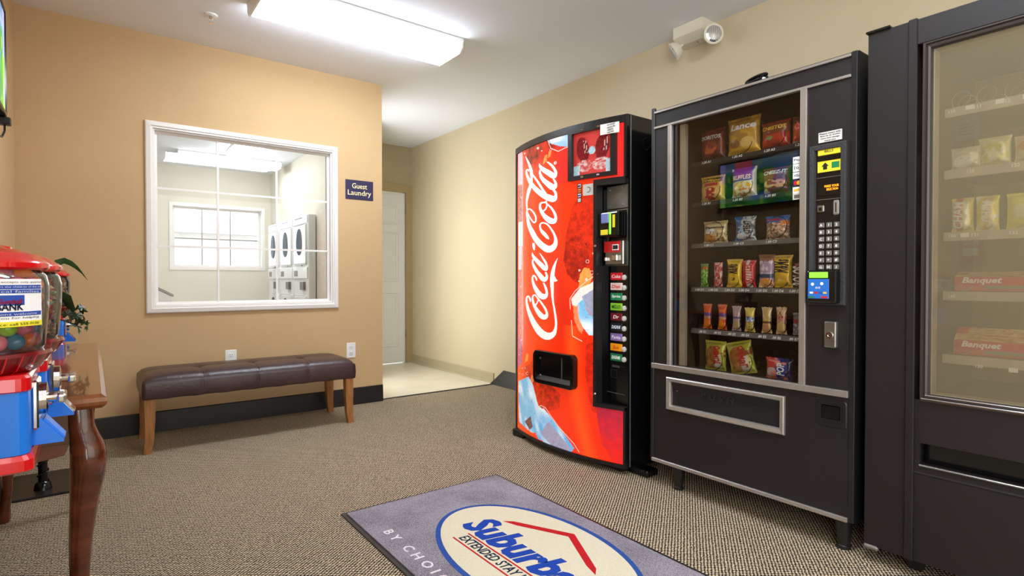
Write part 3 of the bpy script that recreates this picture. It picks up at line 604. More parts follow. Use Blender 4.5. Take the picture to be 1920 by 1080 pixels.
SCRIPT_LETTERS=[[[0.439,1.234,0.437,1.233],[0.437,1.238,0.431,1.234],[0.435,1.243,0.422,1.237],[0.431,1.25,0.412,1.241],[0.425,1.257,0.401,1.247],[0.416,1.265,0.39,1.254],[0.406,1.274,0.379,1.261],[0.394,1.281,0.368,1.269],[0.381,1.288,0.357,1.278],[0.371,1.294,0.348,1.287],[0.364,1.3,0.342,1.297],[0.359,1.306,0.339,1.305],[0.356,1.312,0.338,1.313],[0.355,1.318,0.338,1.32],[0.356,1.323,0.34,1.327],[0.358,1.327,0.345,1.332],[0.362,1.329,0.354,1.336],[0.369,1.33,0.365,1.339],[0.378,1.33,0.378,1.338],[0.389,1.328,0.393,1.336],[0.403,1.324,0.409,1.331],[0.416,1.318,0.426,1.324],[0.431,1.307,0.442,1.313],[0.445,1.294,0.458,1.299],[0.458,1.28,0.472,1.285],[0.468,1.268,0.484,1.272],[0.475,1.255,0.494,1.258],[0.48,1.243,0.502,1.245],[0.482,1.232,0.508,1.233],[0.481,1.222,0.512,1.22],[0.478,1.214,0.512,1.207],[0.471,1.207,0.508,1.194],[0.462,1.202,0.5,1.182],[0.453,1.198,0.487,1.171],[0.445,1.197,0.47,1.163],[0.438,1.197,0.448,1.158],[0.433,1.197,0.421,1.159],[0.424,1.2,0.394,1.166],[0.408,1.206,0.37,1.177],[0.389,1.214,0.348,1.189],[0.369,1.225,0.325,1.202],[0.348,1.237,0.301,1.218],[0.329,1.25,0.279,1.234],[0.313,1.263,0.26,1.251],[0.298,1.278,0.244,1.268],[0.283,1.293,0.229,1.284],[0.268,1.307,0.216,1.299],[0.253,1.32,0.204,1.315],[0.24,1.334,0.194,1.331],[0.229,1.349,0.186,1.348],[0.22,1.365,0.181,1.365],[0.212,1.38,0.178,1.38],[0.205,1.392,0.175,1.394],[0.2,1.404,0.173,1.405],[0.197,1.412,0.173,1.415],[0.196,1.419,0.175,1.422],[0.197,1.423,0.179,1.428],[0.2,1.426,0.186,1.432],[0.207,1.428,0.197,1.435],[0.215,1.429,0.211,1.437],[0.223,1.428,0.228,1.435],[0.234,1.424,0.244,1.429],[0.246,1.416,0.26,1.421],[0.259,1.408,0.274,1.412],[0.27,1.398,0.287,1.402],[0.281,1.388,0.298,1.39],[0.289,1.378,0.307,1.379],[0.292,1.369,0.31,1.368],[0.292,1.36,0.31,1.358],[0.291,1.354,0.308,1.35],[0.287,1.35,0.301,1.344],[0.283,1.349,0.289,1.34],[0.28,1.349,0.274,1.341],[0.272,1.353,0.26,1.348],[0.26,1.361,0.246,1.357],[0.248,1.37,0.233,1.366],[0.236,1.38,0.22,1.377],[0.224,1.391,0.207,1.389],[0.214,1.401,0.197,1.4],[0.207,1.41,0.189,1.409],[0.202,1.417,0.184,1.417],[0.198,1.422,0.18,1.422]],[[0.167,1.762,0.17,1.762],[0.169,1.757,0.176,1.757],[0.172,1.75,0.184,1.75],[0.177,1.742,0.194,1.742],[0.184,1.732,0.204,1.732],[0.192,1.721,0.216,1.721],[0.2,1.709,0.227,1.709],[0.207,1.696,0.238,1.695],[0.214,1.682,0.249,1.681],[0.22,1.67,0.258,1.667],[0.223,1.659,0.263,1.654],[0.226,1.648,0.266,1.643],[0.228,1.637,0.267,1.632],[0.232,1.629,0.267,1.624],[0.235,1.621,0.265,1.616],[0.235,1.612,0.263,1.607],[0.232,1.602,0.262,1.596],[0.227,1.591,0.261,1.583],[0.22,1.581,0.257,1.571],[0.212,1.571,0.25,1.559],[0.202,1.561,0.242,1.548],[0.192,1.55,0.234,1.538],[0.186,1.538,0.227,1.528],[0.181,1.526,0.219,1.517],[0.177,1.514,0.212,1.506],[0.174,1.503,0.206,1.496],[0.172,1.49,0.2,1.485],[0.171,1.477,0.196,1.474],[0.173,1.461,0.196,1.459],[0.176,1.444,0.198,1.442],[0.178,1.432,0.2,1.43]],[[0.219,1.658,0.208,1.659],[0.218,1.662,0.206,1.663],[0.217,1.668,0.202,1.669],[0.211,1.675,0.2,1.671],[0.198,1.679,0.199,1.67],[0.185,1.68,0.195,1.671],[0.174,1.677,0.192,1.67],[0.17,1.671,0.192,1.666],[0.168,1.664,0.193,1.66],[0.169,1.655,0.197,1.652],[0.173,1.644,0.204,1.643],[0.179,1.633,0.213,1.633],[0.187,1.62,0.224,1.621],[0.198,1.606,0.236,1.608],[0.211,1.59,0.251,1.595],[0.228,1.574,0.268,1.582],[0.248,1.558,0.287,1.568],[0.27,1.541,0.308,1.554],[0.292,1.525,0.33,1.541],[0.316,1.51,0.352,1.528],[0.341,1.495,0.374,1.516],[0.366,1.482,0.395,1.506],[0.39,1.47,0.416,1.498],[0.413,1.46,0.436,1.491],[0.434,1.453,0.453,1.486],[0.451,1.447,0.466,1.481],[0.47,1.444,0.472,1.479],[0.492,1.445,0.469,1.478],[0.505,1.454,0.471,1.476],[0.509,1.465,0.478,1.477],[0.509,1.475,0.484,1.481],[0.508,1.484,0.486,1.485],[0.506,1.492,0.484,1.49],[0.5,1.501,0.481,1.496],[0.49,1.51,0.475,1.503],[0.479,1.518,0.466,1.511],[0.47,1.523,0.459,1.518]],[[0.25,1.636,0.263,1.638],[0.256,1.63,0.27,1.633],[0.264,1.623,0.28,1.626],[0.275,1.613,0.293,1.616],[0.289,1.6,0.308,1.604],[0.306,1.585,0.325,1.589],[0.321,1.57,0.341,1.574],[0.334,1.557,0.354,1.561],[0.346,1.544,0.366,1.548],[0.359,1.531,0.378,1.536],[0.374,1.516,0.393,1.521],[0.39,1.501,0.408,1.507],[0.4,1.491,0.419,1.496]],[[0.337,1.686,0.342,1.686],[0.335,1.681,0.347,1.68],[0.333,1.673,0.354,1.673],[0.337,1.662,0.363,1.667],[0.346,1.651,0.373,1.661],[0.358,1.641,0.386,1.655],[0.373,1.63,0.4,1.648],[0.39,1.62,0.416,1.64],[0.408,1.61,0.434,1.632],[0.424,1.601,0.451,1.623],[0.438,1.592,0.467,1.615],[0.454,1.583,0.479,1.608],[0.474,1.576,0.481,1.606],[0.496,1.577,0.476,1.604],[0.505,1.586,0.479,1.602],[0.508,1.594,0.484,1.603],[0.509,1.601,0.485,1.605],[0.508,1.608,0.484,1.608],[0.505,1.616,0.482,1.614],[0.498,1.625,0.478,1.622],[0.49,1.635,0.471,1.63],[0.481,1.645,0.464,1.639],[0.471,1.654,0.456,1.647],[0.46,1.662,0.446,1.655],[0.449,1.669,0.438,1.662],[0.437,1.675,0.429,1.669],[0.426,1.68,0.42,1.675],[0.418,1.683,0.413,1.68]],[[0.339,1.648,0.354,1.644],[0.337,1.643,0.355,1.639],[0.334,1.635,0.356,1.632],[0.334,1.626,0.359,1.624],[0.338,1.615,0.365,1.616],[0.343,1.603,0.373,1.607],[0.353,1.59,0.384,1.598],[0.367,1.576,0.398,1.588],[0.384,1.563,0.414,1.578],[0.4,1.551,0.431,1.568],[0.415,1.539,0.447,1.559],[0.431,1.528,0.462,1.552],[0.447,1.518,0.471,1.547],[0.466,1.513,0.474,1.546],[0.484,1.512,0.474,1.544],[0.499,1.516,0.472,1.542],[0.507,1.525,0.475,1.541],[0.509,1.534,0.481,1.543],[0.508,1.543,0.485,1.546],[0.504,1.552,0.485,1.55],[0.499,1.559,0.482,1.555],[0.493,1.565,0.478,1.561],[0.488,1.57,0.474,1.567],[0.482,1.576,0.47,1.573],[0.478,1.58,0.467,1.577]],[[0.408,1.452,0.406,1.444],[0.401,1.453,0.4,1.445],[0.391,1.455,0.39,1.447],[0.38,1.456,0.381,1.447],[0.369,1.457,0.373,1.447],[0.357,1.457,0.365,1.446],[0.345,1.453,0.361,1.445],[0.338,1.446,0.359,1.441],[0.335,1.438,0.358,1.434],[0.334,1.428,0.359,1.427],[0.337,1.417,0.364,1.419],[0.343,1.406,0.371,1.41],[0.35,1.394,0.38,1.401],[0.361,1.382,0.392,1.391],[0.374,1.369,0.406,1.381],[0.388,1.356,0.42,1.372],[0.403,1.345,0.435,1.365],[0.42,1.334,0.449,1.358],[0.438,1.325,0.46,1.354],[0.456,1.32,0.467,1.352],[0.476,1.319,0.472,1.35],[0.494,1.322,0.472,1.349],[0.505,1.331,0.475,1.347],[0.509,1.341,0.481,1.349],[0.509,1.351,0.485,1.354],[0.506,1.361,0.485,1.36],[0.502,1.372,0.481,1.369],[0.496,1.382,0.476,1.378],[0.487,1.393,0.469,1.388],[0.477,1.403,0.461,1.398],[0.467,1.413,0.452,1.407],[0.456,1.421,0.443,1.415],[0.445,1.428,0.434,1.422],[0.435,1.435,0.424,1.428],[0.425,1.441,0.415,1.435],[0.415,1.447,0.406,1.441],[0.409,1.451,0.4,1.446]],[[0.399,1.458,0.415,1.459],[0.403,1.451,0.418,1.452],[0.408,1.442,0.422,1.442],[0.41,1.434,0.424,1.432],[0.408,1.426,0.421,1.423],[0.404,1.419,0.416,1.415],[0.398,1.414,0.41,1.408],[0.392,1.41,0.401,1.403],[0.383,1.408,0.391,1.4],[0.377,1.407,0.384,1.398]],[[0.261,1.223,0.282,1.223],[0.26,1.218,0.286,1.218],[0.259,1.21,0.291,1.21],[0.26,1.201,0.294,1.202],[0.266,1.193,0.293,1.193],[0.273,1.184,0.291,1.184],[0.279,1.178,0.289,1.178]],[[0.257,1.167,0.261,1.167],[0.255,1.161,0.266,1.162],[0.253,1.152,0.274,1.154],[0.256,1.142,0.283,1.148],[0.266,1.131,0.295,1.141],[0.28,1.12,0.311,1.133],[0.295,1.11,0.327,1.124],[0.312,1.099,0.344,1.115],[0.329,1.088,0.362,1.106],[0.346,1.079,0.379,1.097],[0.362,1.069,0.394,1.087],[0.378,1.06,0.407,1.079],[0.395,1.054,0.413,1.075],[0.417,1.054,0.407,1.073],[0.427,1.063,0.406,1.07],[0.428,1.07,0.409,1.072],[0.428,1.078,0.409,1.077],[0.425,1.088,0.405,1.084],[0.42,1.098,0.4,1.093],[0.412,1.108,0.392,1.102],[0.401,1.118,0.383,1.112],[0.389,1.128,0.373,1.122],[0.374,1.14,0.362,1.136],[0.358,1.152,0.35,1.149],[0.346,1.16,0.342,1.159]],[[0.261,1.127,0.278,1.124],[0.258,1.121,0.277,1.119],[0.254,1.112,0.276,1.111],[0.254,1.102,0.278,1.103],[0.26,1.089,0.286,1.094],[0.27,1.075,0.299,1.082],[0.282,1.062,0.313,1.071],[0.296,1.048,0.328,1.059],[0.311,1.035,0.345,1.048],[0.326,1.023,0.361,1.038],[0.341,1.011,0.377,1.028],[0.356,1.0,0.391,1.02],[0.375,0.992,0.398,1.017],[0.4,0.99,0.393,1.017],[0.416,0.996,0.392,1.015],[0.424,1.003,0.396,1.015],[0.428,1.011,0.4,1.017],[0.429,1.019,0.404,1.021],[0.427,1.027,0.407,1.026],[0.422,1.036,0.405,1.032],[0.416,1.044,0.4,1.04],[0.412,1.049,0.397,1.045]],[[0.317,0.996,0.309,0.995],[0.317,1.0,0.306,0.999],[0.318,1.005,0.303,1.004],[0.317,1.011,0.299,1.008],[0.312,1.017,0.294,1.012],[0.305,1.023,0.289,1.017],[0.297,1.028,0.284,1.02],[0.287,1.031,0.28,1.022],[0.275,1.032,0.277,1.023],[0.263,1.029,0.277,1.023],[0.256,1.023,0.275,1.02],[0.252,1.015,0.273,1.014],[0.251,1.006,0.274,1.007],[0.252,0.994,0.279,0.997],[0.257,0.981,0.287,0.986],[0.263,0.967,0.297,0.974],[0.272,0.953,0.31,0.963],[0.284,0.939,0.324,0.952],[0.297,0.926,0.338,0.942],[0.311,0.914,0.353,0.933],[0.328,0.902,0.368,0.925],[0.347,0.893,0.378,0.921],[0.369,0.888,0.382,0.92],[0.391,0.888,0.385,0.92],[0.41,0.893,0.387,0.92],[0.423,0.902,0.391,0.919],[0.428,0.913,0.399,0.92],[0.429,0.923,0.405,0.924],[0.427,0.934,0.405,0.932],[0.424,0.946,0.401,0.942],[0.418,0.957,0.396,0.952],[0.409,0.968,0.39,0.963],[0.398,0.979,0.383,0.975],[0.39,0.987,0.378,0.984]],[[0.305,0.915,0.304,0.907],[0.296,0.915,0.296,0.907],[0.282,0.915,0.285,0.907],[0.267,0.912,0.28,0.905],[0.258,0.904,0.277,0.901],[0.254,0.895,0.274,0.894],[0.252,0.884,0.275,0.886],[0.255,0.872,0.28,0.876],[0.26,0.859,0.289,0.865],[0.268,0.846,0.299,0.854],[0.279,0.833,0.312,0.843],[0.292,0.819,0.328,0.832],[0.305,0.807,0.343,0.823],[0.32,0.795,0.358,0.814],[0.335,0.784,0.373,0.807],[0.353,0.776,0.384,0.802],[0.374,0.771,0.39,0.801],[0.395,0.771,0.394,0.8],[0.416,0.776,0.393,0.799],[0.428,0.787,0.396,0.798],[0.431,0.798,0.403,0.801],[0.43,0.808,0.407,0.806],[0.426,0.818,0.406,0.814],[0.419,0.829,0.4,0.823],[0.411,0.839,0.392,0.832],[0.4,0.849,0.383,0.842],[0.386,0.859,0.371,0.852],[0.373,0.869,0.358,0.862],[0.36,0.878,0.346,0.871],[0.346,0.886,0.333,0.88],[0.334,0.893,0.322,0.888],[0.323,0.9,0.311,0.895],[0.314,0.906,0.302,0.901],[0.307,0.91,0.295,0.905]],[[0.326,0.895,0.339,0.894],[0.324,0.888,0.336,0.887],[0.32,0.879,0.332,0.877],[0.315,0.87,0.327,0.868],[0.308,0.864,0.319,0.86],[0.298,0.858,0.31,0.853],[0.291,0.853,0.304,0.848]],[[0.244,0.869,0.234,0.868],[0.245,0.874,0.23,0.872],[0.246,0.882,0.224,0.879],[0.243,0.89,0.219,0.885],[0.236,0.897,0.213,0.891],[0.226,0.903,0.208,0.896],[0.212,0.907,0.206,0.897],[0.195,0.905,0.207,0.897],[0.182,0.899,0.202,0.895],[0.174,0.89,0.199,0.889],[0.171,0.878,0.199,0.879],[0.171,0.864,0.202,0.866],[0.174,0.848,0.208,0.852],[0.18,0.831,0.218,0.837],[0.189,0.814,0.23,0.822],[0.2,0.796,0.246,0.806],[0.214,0.776,0.264,0.789],[0.23,0.756,0.284,0.772],[0.248,0.737,0.304,0.756],[0.267,0.719,0.325,0.741],[0.287,0.702,0.346,0.728],[0.309,0.686,0.365,0.717],[0.333,0.674,0.383,0.709],[0.358,0.664,0.4,0.703],[0.382,0.658,0.415,0.699],[0.407,0.655,0.423,0.698],[0.43,0.656,0.43,0.698],[0.452,0.661,0.436,0.698],[0.47,0.668,0.445,0.698],[0.486,0.679,0.455,0.701],[0.497,0.69,0.465,0.704],[0.504,0.702,0.473,0.71],[0.507,0.714,0.48,0.718],[0.509,0.727,0.486,0.728],[0.51,0.739,0.49,0.739],[0.511,0.753,0.491,0.752],[0.51,0.769,0.491,0.767],[0.507,0.786,0.489,0.783],[0.503,0.804,0.486,0.802],[0.498,0.822,0.482,0.82],[0.494,0.839,0.478,0.837],[0.488,0.856,0.473,0.854],[0.484,0.872,0.469,0.87],[0.482,0.888,0.465,0.886],[0.481,0.902,0.461,0.901],[0.48,0.915,0.458,0.914],[0.48,0.925,0.457,0.924],[0.481,0.933,0.456,0.932],[0.481,0.942,0.455,0.941],[0.481,0.954,0.453,0.953],[0.481,0.967,0.45,0.966],[0.481,0.979,0.449,0.979],[0.483,0.989,0.448,0.99],[0.485,0.998,0.448,1.0],[0.487,1.008,0.448,1.01],[0.488,1.018,0.449,1.02],[0.488,1.028,0.451,1.03],[0.488,1.038,0.454,1.042],[0.49,1.048,0.459,1.053],[0.492,1.06,0.465,1.065],[0.495,1.071,0.471,1.076],[0.498,1.081,0.478,1.086],[0.501,1.092,0.485,1.096],[0.505,1.101,0.493,1.105],[0.509,1.11,0.501,1.113],[0.513,1.118,0.508,1.12],[0.516,1.124,0.514,1.125]],[[0.468,1.021,0.488,1.024],[0.469,1.014,0.493,1.019],[0.472,1.004,0.499,1.011],[0.48,0.994,0.502,1.008],[0.497,0.991,0.502,1.006],[0.509,0.995,0.509,1.002],[0.516,0.998,0.516,0.999]]]
PAINT=[('d',(70,18,14),[(0.147,1.793),(0.194,1.839),(0.48,1.831),(0.576,1.776),(0.526,1.748),(0.353,1.76),(0.324,1.709),(0.229,1.663)]),('i',(150,190,225),[(0.391,1.832),(0.547,1.826),(0.683,1.819),(0.698,1.754),(0.628,1.726),(0.526,1.75),(0.432,1.787)]),('f',(235,235,240),[(0.422,1.819),(0.534,1.82),(0.547,1.782),(0.457,1.776)]),('f',(245,120,20),[(0.37,1.67),(0.391,1.721),(0.417,1.723),(0.412,1.687)]),('f',(245,120,20),[(0.422,1.703),(0.432,1.741),(0.457,1.74),(0.447,1.708)]),('f',(225,150,165),[(0.039,1.801),(0.114,1.804),(0.122,1.6),(0.039,1.604)]),('f',(150,30,45),[(0.039,1.597),(0.114,1.601),(0.122,1.364),(0.038,1.373)]),('f',(245,225,235),[(0.049,1.368),(0.122,1.367),(0.122,1.211),(0.048,1.215)]),('f',(235,170,190),[(0.048,1.212),(0.113,1.208),(0.104,1.065),(0.048,1.066)]),('f',(205,50,60),[(0.038,1.062),(0.096,1.062),(0.104,0.615),(0.138,0.552),(0.037,0.522)]),('f',(190,70,120),[(0.038,0.659),(0.113,0.616),(0.113,0.482),(0.037,0.436)]),('m',(150,14,10),[(0.628,1.409),(0.736,1.498),(0.789,1.464),(0.79,1.015),(0.737,0.986),(0.666,0.98),(0.589,1.03),(0.556,1.105),(0.577,1.252)]),('m',(120,16,14),[(0.577,1.208),(0.647,1.248),(0.72,1.215),(0.74,1.129),(0.702,1.015),(0.648,0.986),(0.593,1.03),(0.56,1.105)]),('f',(240,140,15),[(0.67,0.957),(0.677,1.03),(0.706,1.067),(0.74,1.063),(0.76,1.015),(0.737,0.972)]),('f',(236,120,60),[(0.625,0.898),(0.685,0.957),(0.72,0.786),(0.692,0.712),(0.67,0.726),(0.64,0.782)]),('f',(225,220,212),[(0.617,0.898),(0.677,0.957),(0.747,0.981),(0.79,1.015),(0.79,0.944),(0.713,0.912),(0.655,0.858),(0.625,0.863)]),('f',(140,145,175),[(0.692,0.911),(0.79,0.964),(0.79,0.784),(0.748,0.816),(0.713,0.857)]),('i',(120,185,225),[(0.663,0.87),(0.702,0.9),(0.72,0.843),(0.754,0.81),(0.79,0.795),(0.79,0.708),(0.738,0.707),(0.692,0.756),(0.67,0.798)]),('m',(165,20,20),[(0.72,0.657),(0.79,0.677),(0.791,0.295),(0.755,0.304),(0.735,0.386),(0.714,0.498)]),('m',(120,16,14),[(0.146,0.453),(0.262,0.518),(0.336,0.449),(0.458,0.399),(0.535,0.356),(0.527,0.279),(0.433,0.247),(0.354,0.215),(0.294,0.235),(0.249,0.323)]),('f',(250,130,10),[(0.154,0.488),(0.178,0.55),(0.208,0.547),(0.2,0.507)]),('f',(250,110,10),[(0.229,0.394),(0.249,0.429),(0.282,0.415),(0.262,0.38)]),('i',(130,190,225),[(0.047,0.352),(0.208,0.41),(0.262,0.373),(0.325,0.257),(0.381,0.243),(0.423,0.183),(0.354,0.12),(0.262,0.076),(0.154,0.088),(0.057,0.098)]),('f',(100,25,30),[(0.154,0.122),(0.236,0.174),(0.262,0.115),(0.222,0.086)]),('i',(105,175,225),[(0.262,0.115),(0.381,0.252),(0.491,0.197),(0.57,0.138),(0.641,0.079),(0.61,0.043),(0.482,0.048),(0.325,0.06)]),('f',(150,145,175),[(0.354,0.098),(0.433,0.185),(0.527,0.129),(0.618,0.068),(0.59,0.038),(0.458,0.052)]),('x',(175,30,55),[(0.781,0.345),(0.934,0.352),(0.935,0.045),(0.881,0.056),(0.82,0.145),(0.794,0.253)]),('f',(170,30,70),[(0.786,1.501),(0.878,1.51),(0.929,1.537),(0.929,1.49),(0.878,1.496)])]
LINES=[[(0.422,1.807),(0.452,1.752),(0.517,1.722),(0.568,1.731),(0.639,1.736)],[(0.793,1.034),(0.72,0.992),(0.648,0.942),(0.609,0.898),(0.613,0.839)],[(0.621,0.781),(0.629,0.694),(0.696,0.67)],[(0.307,0.231),(0.359,0.264),(0.408,0.257),(0.504,0.184),(0.641,0.103),(0.679,0.064)]]
RINGS=[(0.109,1.605,0.0073),(0.105,1.519,0.0067),(0.1,0.961,0.0074),(0.73,1.1,0.01),(0.757,1.04,0.0113),(0.452,1.743,0.0076),(0.193,0.427,0.0098),(0.13,0.41,0.0073),(0.162,0.456,0.0053)]
DOTS=[(0.324,1.778,0.0076),(0.364,1.754,0.004),(0.155,1.782,0.0049),(0.095,0.823,0.004),(0.104,0.625,0.0054),(0.677,1.053,0.0063),(0.723,1.004,0.008),(0.674,0.995,0.0043),(0.067,0.526,0.0034),(0.121,0.449,0.004),(0.067,0.407,0.0034),(0.767,1.142,0.0062)]
# ================================================================ cola machine
ck = thing('soda_machine', 'tall red soda vending machine with a bowed printed front and white script lettering', 'vending machine', (2.2, 2.873, 0), -pi / 2)
def yb(x):
    t = x / .95; return -4 * .085 * t * (1 - t) - .02 * t
def prof(a, b, n=16, off=0): return [(a + (b - a) * i / n, yb(a + (b - a) * i / n) + off) for i in range(n + 1)]
body = bmesh.new()
for z0, z1 in ((.03, .345), (1.52, 1.845)):
    prism(body, prof(0, .95, 24) + [(.953, -.01), (.953, .80), (.0, .80)], 'z', z0, z1)
prism(body, prof(0, .782, 20) + [(.782, .0), (.949, .0), (.949, -.010), (.953, -.010), (.953, .80), (.0, .80)], 'z', .345, 1.52)
part('cabinet', body, M['gloss_black'], ck)
part('side_seam', B(.9535, .956, .17, .18, .04, 1.84), M['black'], ck)
part('side_seam', B(.9535, .9555, .0, .006, .04, 1.84), M['metal_grey'], ck)
for z in (1.37, .85, .52):
    bb_ = bmesh.new()
    for y in (.20, .24): lathe(bb_, [(.005, .0), (.003, .004)], n=8, axis='x', cx=.953, cy=y, cz=z)
    part('rivet_pair', bb_, M['chrome'], ck)
part('base_rail', B(.86, 1.045, .03, .12, .0, .034, bev=.006), M['gloss_black'], ck)
part('base_rail', B(.02, .9, .0, .74, .0, .0295), M['vinyl'], ck)
part('foot', B(.0, .11, -.035, .05, 0, .045, bev=.006), M['gloss_black'], ck)
def sk_in(x, z):
    if not (.026 < x < .940 and .052 < z < 1.805): return False
    if x > .776 and .336 < z < 1.528: return False
    return True
def mixc(a, b, t): t = max(0, min(1, t)); return tuple(a[i] * (1 - t) + b[i] * t for i in range(3))
CR = lambda *c: C(*c)[:3]
_P = [(k, CR(*c), p, min(q[0] for q in p), max(q[0] for q in p), min(q[1] for q in p), max(q[1] for q in p)) for k, c, p in PAINT]
def skin_col(x, z):
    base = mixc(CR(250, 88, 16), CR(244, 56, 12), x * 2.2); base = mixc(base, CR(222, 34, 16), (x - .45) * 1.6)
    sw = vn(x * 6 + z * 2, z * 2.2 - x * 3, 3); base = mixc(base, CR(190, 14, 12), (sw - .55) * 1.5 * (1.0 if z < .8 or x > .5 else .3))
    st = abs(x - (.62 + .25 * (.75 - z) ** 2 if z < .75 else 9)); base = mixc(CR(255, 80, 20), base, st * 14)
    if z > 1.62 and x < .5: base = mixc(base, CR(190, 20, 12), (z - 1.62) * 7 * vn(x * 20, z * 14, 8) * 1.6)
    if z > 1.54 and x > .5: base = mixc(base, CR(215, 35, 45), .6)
    for k, c, p, a, b, e, f in _P:
        if a <= x <= b and e <= z <= f and inpoly((x, z), p):
            n1 = vn(x * 45, z * 45, 1); n2 = vn(x * 120, z * 120, 2)
            if k == 'f': base = mixc(c, (1, 1, 1), .12 * n2)
            elif k == 'm': base = mixc(c, base, .15 + .85 * (n1 * .6 + n2 * .6 - .1)); base = mixc(base, CR(60, 5, 5), (n2 - .72) * 2.5)
            elif k == 'd': base = mixc(c, base, n1)
            elif k == 'i':
                base = mixc(c, CR(225, 238, 248), (vn(x * 22 + z * 9, z * 16, 5) - .3) * 1.5); base = mixc(base, CR(70, 110, 160), (n2 - .78) * 3)
            elif k == 'x': base = mixc(c, CR(222, 32, 24), (.26 - z) * 4 + n1 * .5)
    return base
NXs, NZs = 228, 438
vs = []; cs_ = []; fs = []; idx = {}
for j in range(NZs + 1):
    z = .052 + (1.805 - .052) * j / NZs
    for i in range(NXs + 1):
        x = .026 + (.940 - .026) * i / NXs
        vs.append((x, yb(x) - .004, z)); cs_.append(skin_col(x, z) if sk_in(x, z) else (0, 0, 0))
for j in range(NZs):
    zc = .052 + (1.753) * (j + .5) / NZs
    for i in range(NXs):
        xc = .026 + .914 * (i + .5) / NXs
        if xc > .776 and .336 < zc < 1.528: continue
        a = j * (NXs + 1) + i; fs.append((a, a + 1, a + NXs + 2, a + NXs + 1))
me = bpy.data.meshes.new('printed_front'); me.from_pydata(vs, [], fs); setcol(me, cs_); me.polygons.foreach_set('use_smooth', [True] * len(fs))
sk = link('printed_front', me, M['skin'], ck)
wht = mat('script_white', (250, 250, 250), .25, emit=.25)
lm = bmesh.new()
for si, row in enumerate(SCRIPT_LETTERS):
    pr2 = None; o = .0055 + .00012 * si
    for lx_, lz_, rx_, rz_ in row:
        a = lm.verts.new((lx_, yb(lx_) - o, lz_)); b = lm.verts.new((rx_, yb(rx_) - o, rz_))
        if pr2: lm.faces.new((pr2[0], pr2[1], b, a))
        pr2 = (a, b)
bmesh.ops.recalc_face_normals(lm, faces=lm.faces[:])
def bring(bm, x, z, r0, r1, o=.0062, n=16):
    k = [[bm.verts.new((x + r * cos(2 * pi * i / n) * 1.35, yb(x) - o, z + r * sin(2 * pi * i / n))) for i in range(n)] for r in (r0, r1)]
    for i in range(n): bm.faces.new((k[0][i], k[0][(i + 1) % n], k[1][(i + 1) % n], k[1][i]))
bring(lm, .492, 1.662, .006, .009)
part('script_lettering', lm, wht, sk, label='white script lettering reading Coca-Cola')
text('trademark', 'R', wht, sk, height=.008, loc=(.492, yb(.492) - .0062, 1.662))
gm = bmesh.new()
for x, z, r in RINGS: bring(gm, x, z, r * .75, r)
for x, z, r in DOTS: bring(gm, x, z, .0002, r)
for ln in LINES:
    for (x0, z0), (x1, z1) in zip(ln, ln[1:]):
        d = Vector((x1 - x0, z1 - z0)).normalized() * .0022
        vs4 = [gm.verts.new((x, yb(x) - .006, z)) for x, z in ((x0 - d.y, z0 + d.x), (x0 + d.y, z0 - d.x), (x1 + d.y, z1 - d.x), (x1 - d.y, z1 + d.x))]
        gm.faces.new(vs4)
part('bubble_print', gm, mat('bubble_print', (250, 215, 200), .3, emit=.2), sk)
def bent(bm, a, b, z0, z1, y0, y1, n=8):
    secs = []
    for i in range(n + 1):
        x = a + (b - a) * i / n; y = yb(x); secs.append([(x, y + y0, z0), (x, y + y1, z0), (x, y + y1, z1), (x, y + y0, z1)])
    return loft(bm, secs)
# border trims of the bowed door
for z0, z1 in ((.035, .052), (1.805, 1.842)): part('door_edge', bent(bmesh.new(), .004, .948, z0, z1, -.010, -.0, 20), M['black'], ck)
part('door_edge', bent(bmesh.new(), .004, .026, .035, 1.842, -.010, 0, 2), M['black'], ck)
for z0, z1 in ((.035, .345), (1.52, 1.842)): part('door_edge', bent(bmesh.new(), .940, .950, z0, z1, -.010, 0, 2), M['black'], ck)
cf = bmesh.new(); bent(cf, .773, .95, 1.495, 1.528, -.014, .012, 4); bent(cf, .773, .95, .332, .352, -.016, .012, 4); bent(cf, .773, .792, .352, 1.495, -.014, .03, 2)
part('column_frame', cf, M['black'], ck)
for z in (1.18, .40): part('frame_screw', lathe(bmesh.new(), [(.008, 0), (.006, -.004)], n=10, axis='y', cx=.784, cy=yb(.784) - .014, cz=z), M['chrome'], ck)
# picture panel
pf = bmesh.new()
for a, b, z0, z1 in ((.608, .902, 1.79, 1.812), (.608, .902, 1.54, 1.562), (.608, .636, 1.562, 1.79), (.876, .902, 1.562, 1.79)): bent(pf, a, b, z0, z1, -.022, -.003, 6)
pic = part('picture_frame', pf, M['black'], ck)
def pic_col(u, v):
    c = mixc(CR(205, 45, 50), CR(228, 80, 75), vn(u * 4, v * 4, 4)); n2 = vn(u * 30, v * 30, 9)
    for cx_, tilt in ((.27, .25), (.75, -.2)):
        du = u - cx_ + (v - .5) * tilt * .5; dv = v - .60
        if (du / .17) ** 2 + (dv / .30) ** 2 < 1: c = mixc(CR(90, 10, 20), CR(150, 30, 40), n2)
        if .02 < abs(du - .08) < .035 and .5 < v < .8: c = CR(240, 200, 200)
        if (du / .21) ** 2 + ((v - .22) / .14) ** 2 < 1 and n2 > .35: c = mixc(CR(240, 225, 220), CR(200, 50, 60), vn(u * 18, v * 40, 2))
    if (u < .18 and v < .25) or (u > .85 and v < .3) or ((u - .5) ** 2 + (v - .55) ** 2 < .008): c = mixc(CR(150, 205, 225), (1, 1, 1), n2 * .6)
    return c
grid('poster', 50, 44, lambda u, v: (.636 + .240 * u, yb(.636 + .240 * u) - .006, 1.562 + .228 * v), pic_col, M['vgloss'], pic)
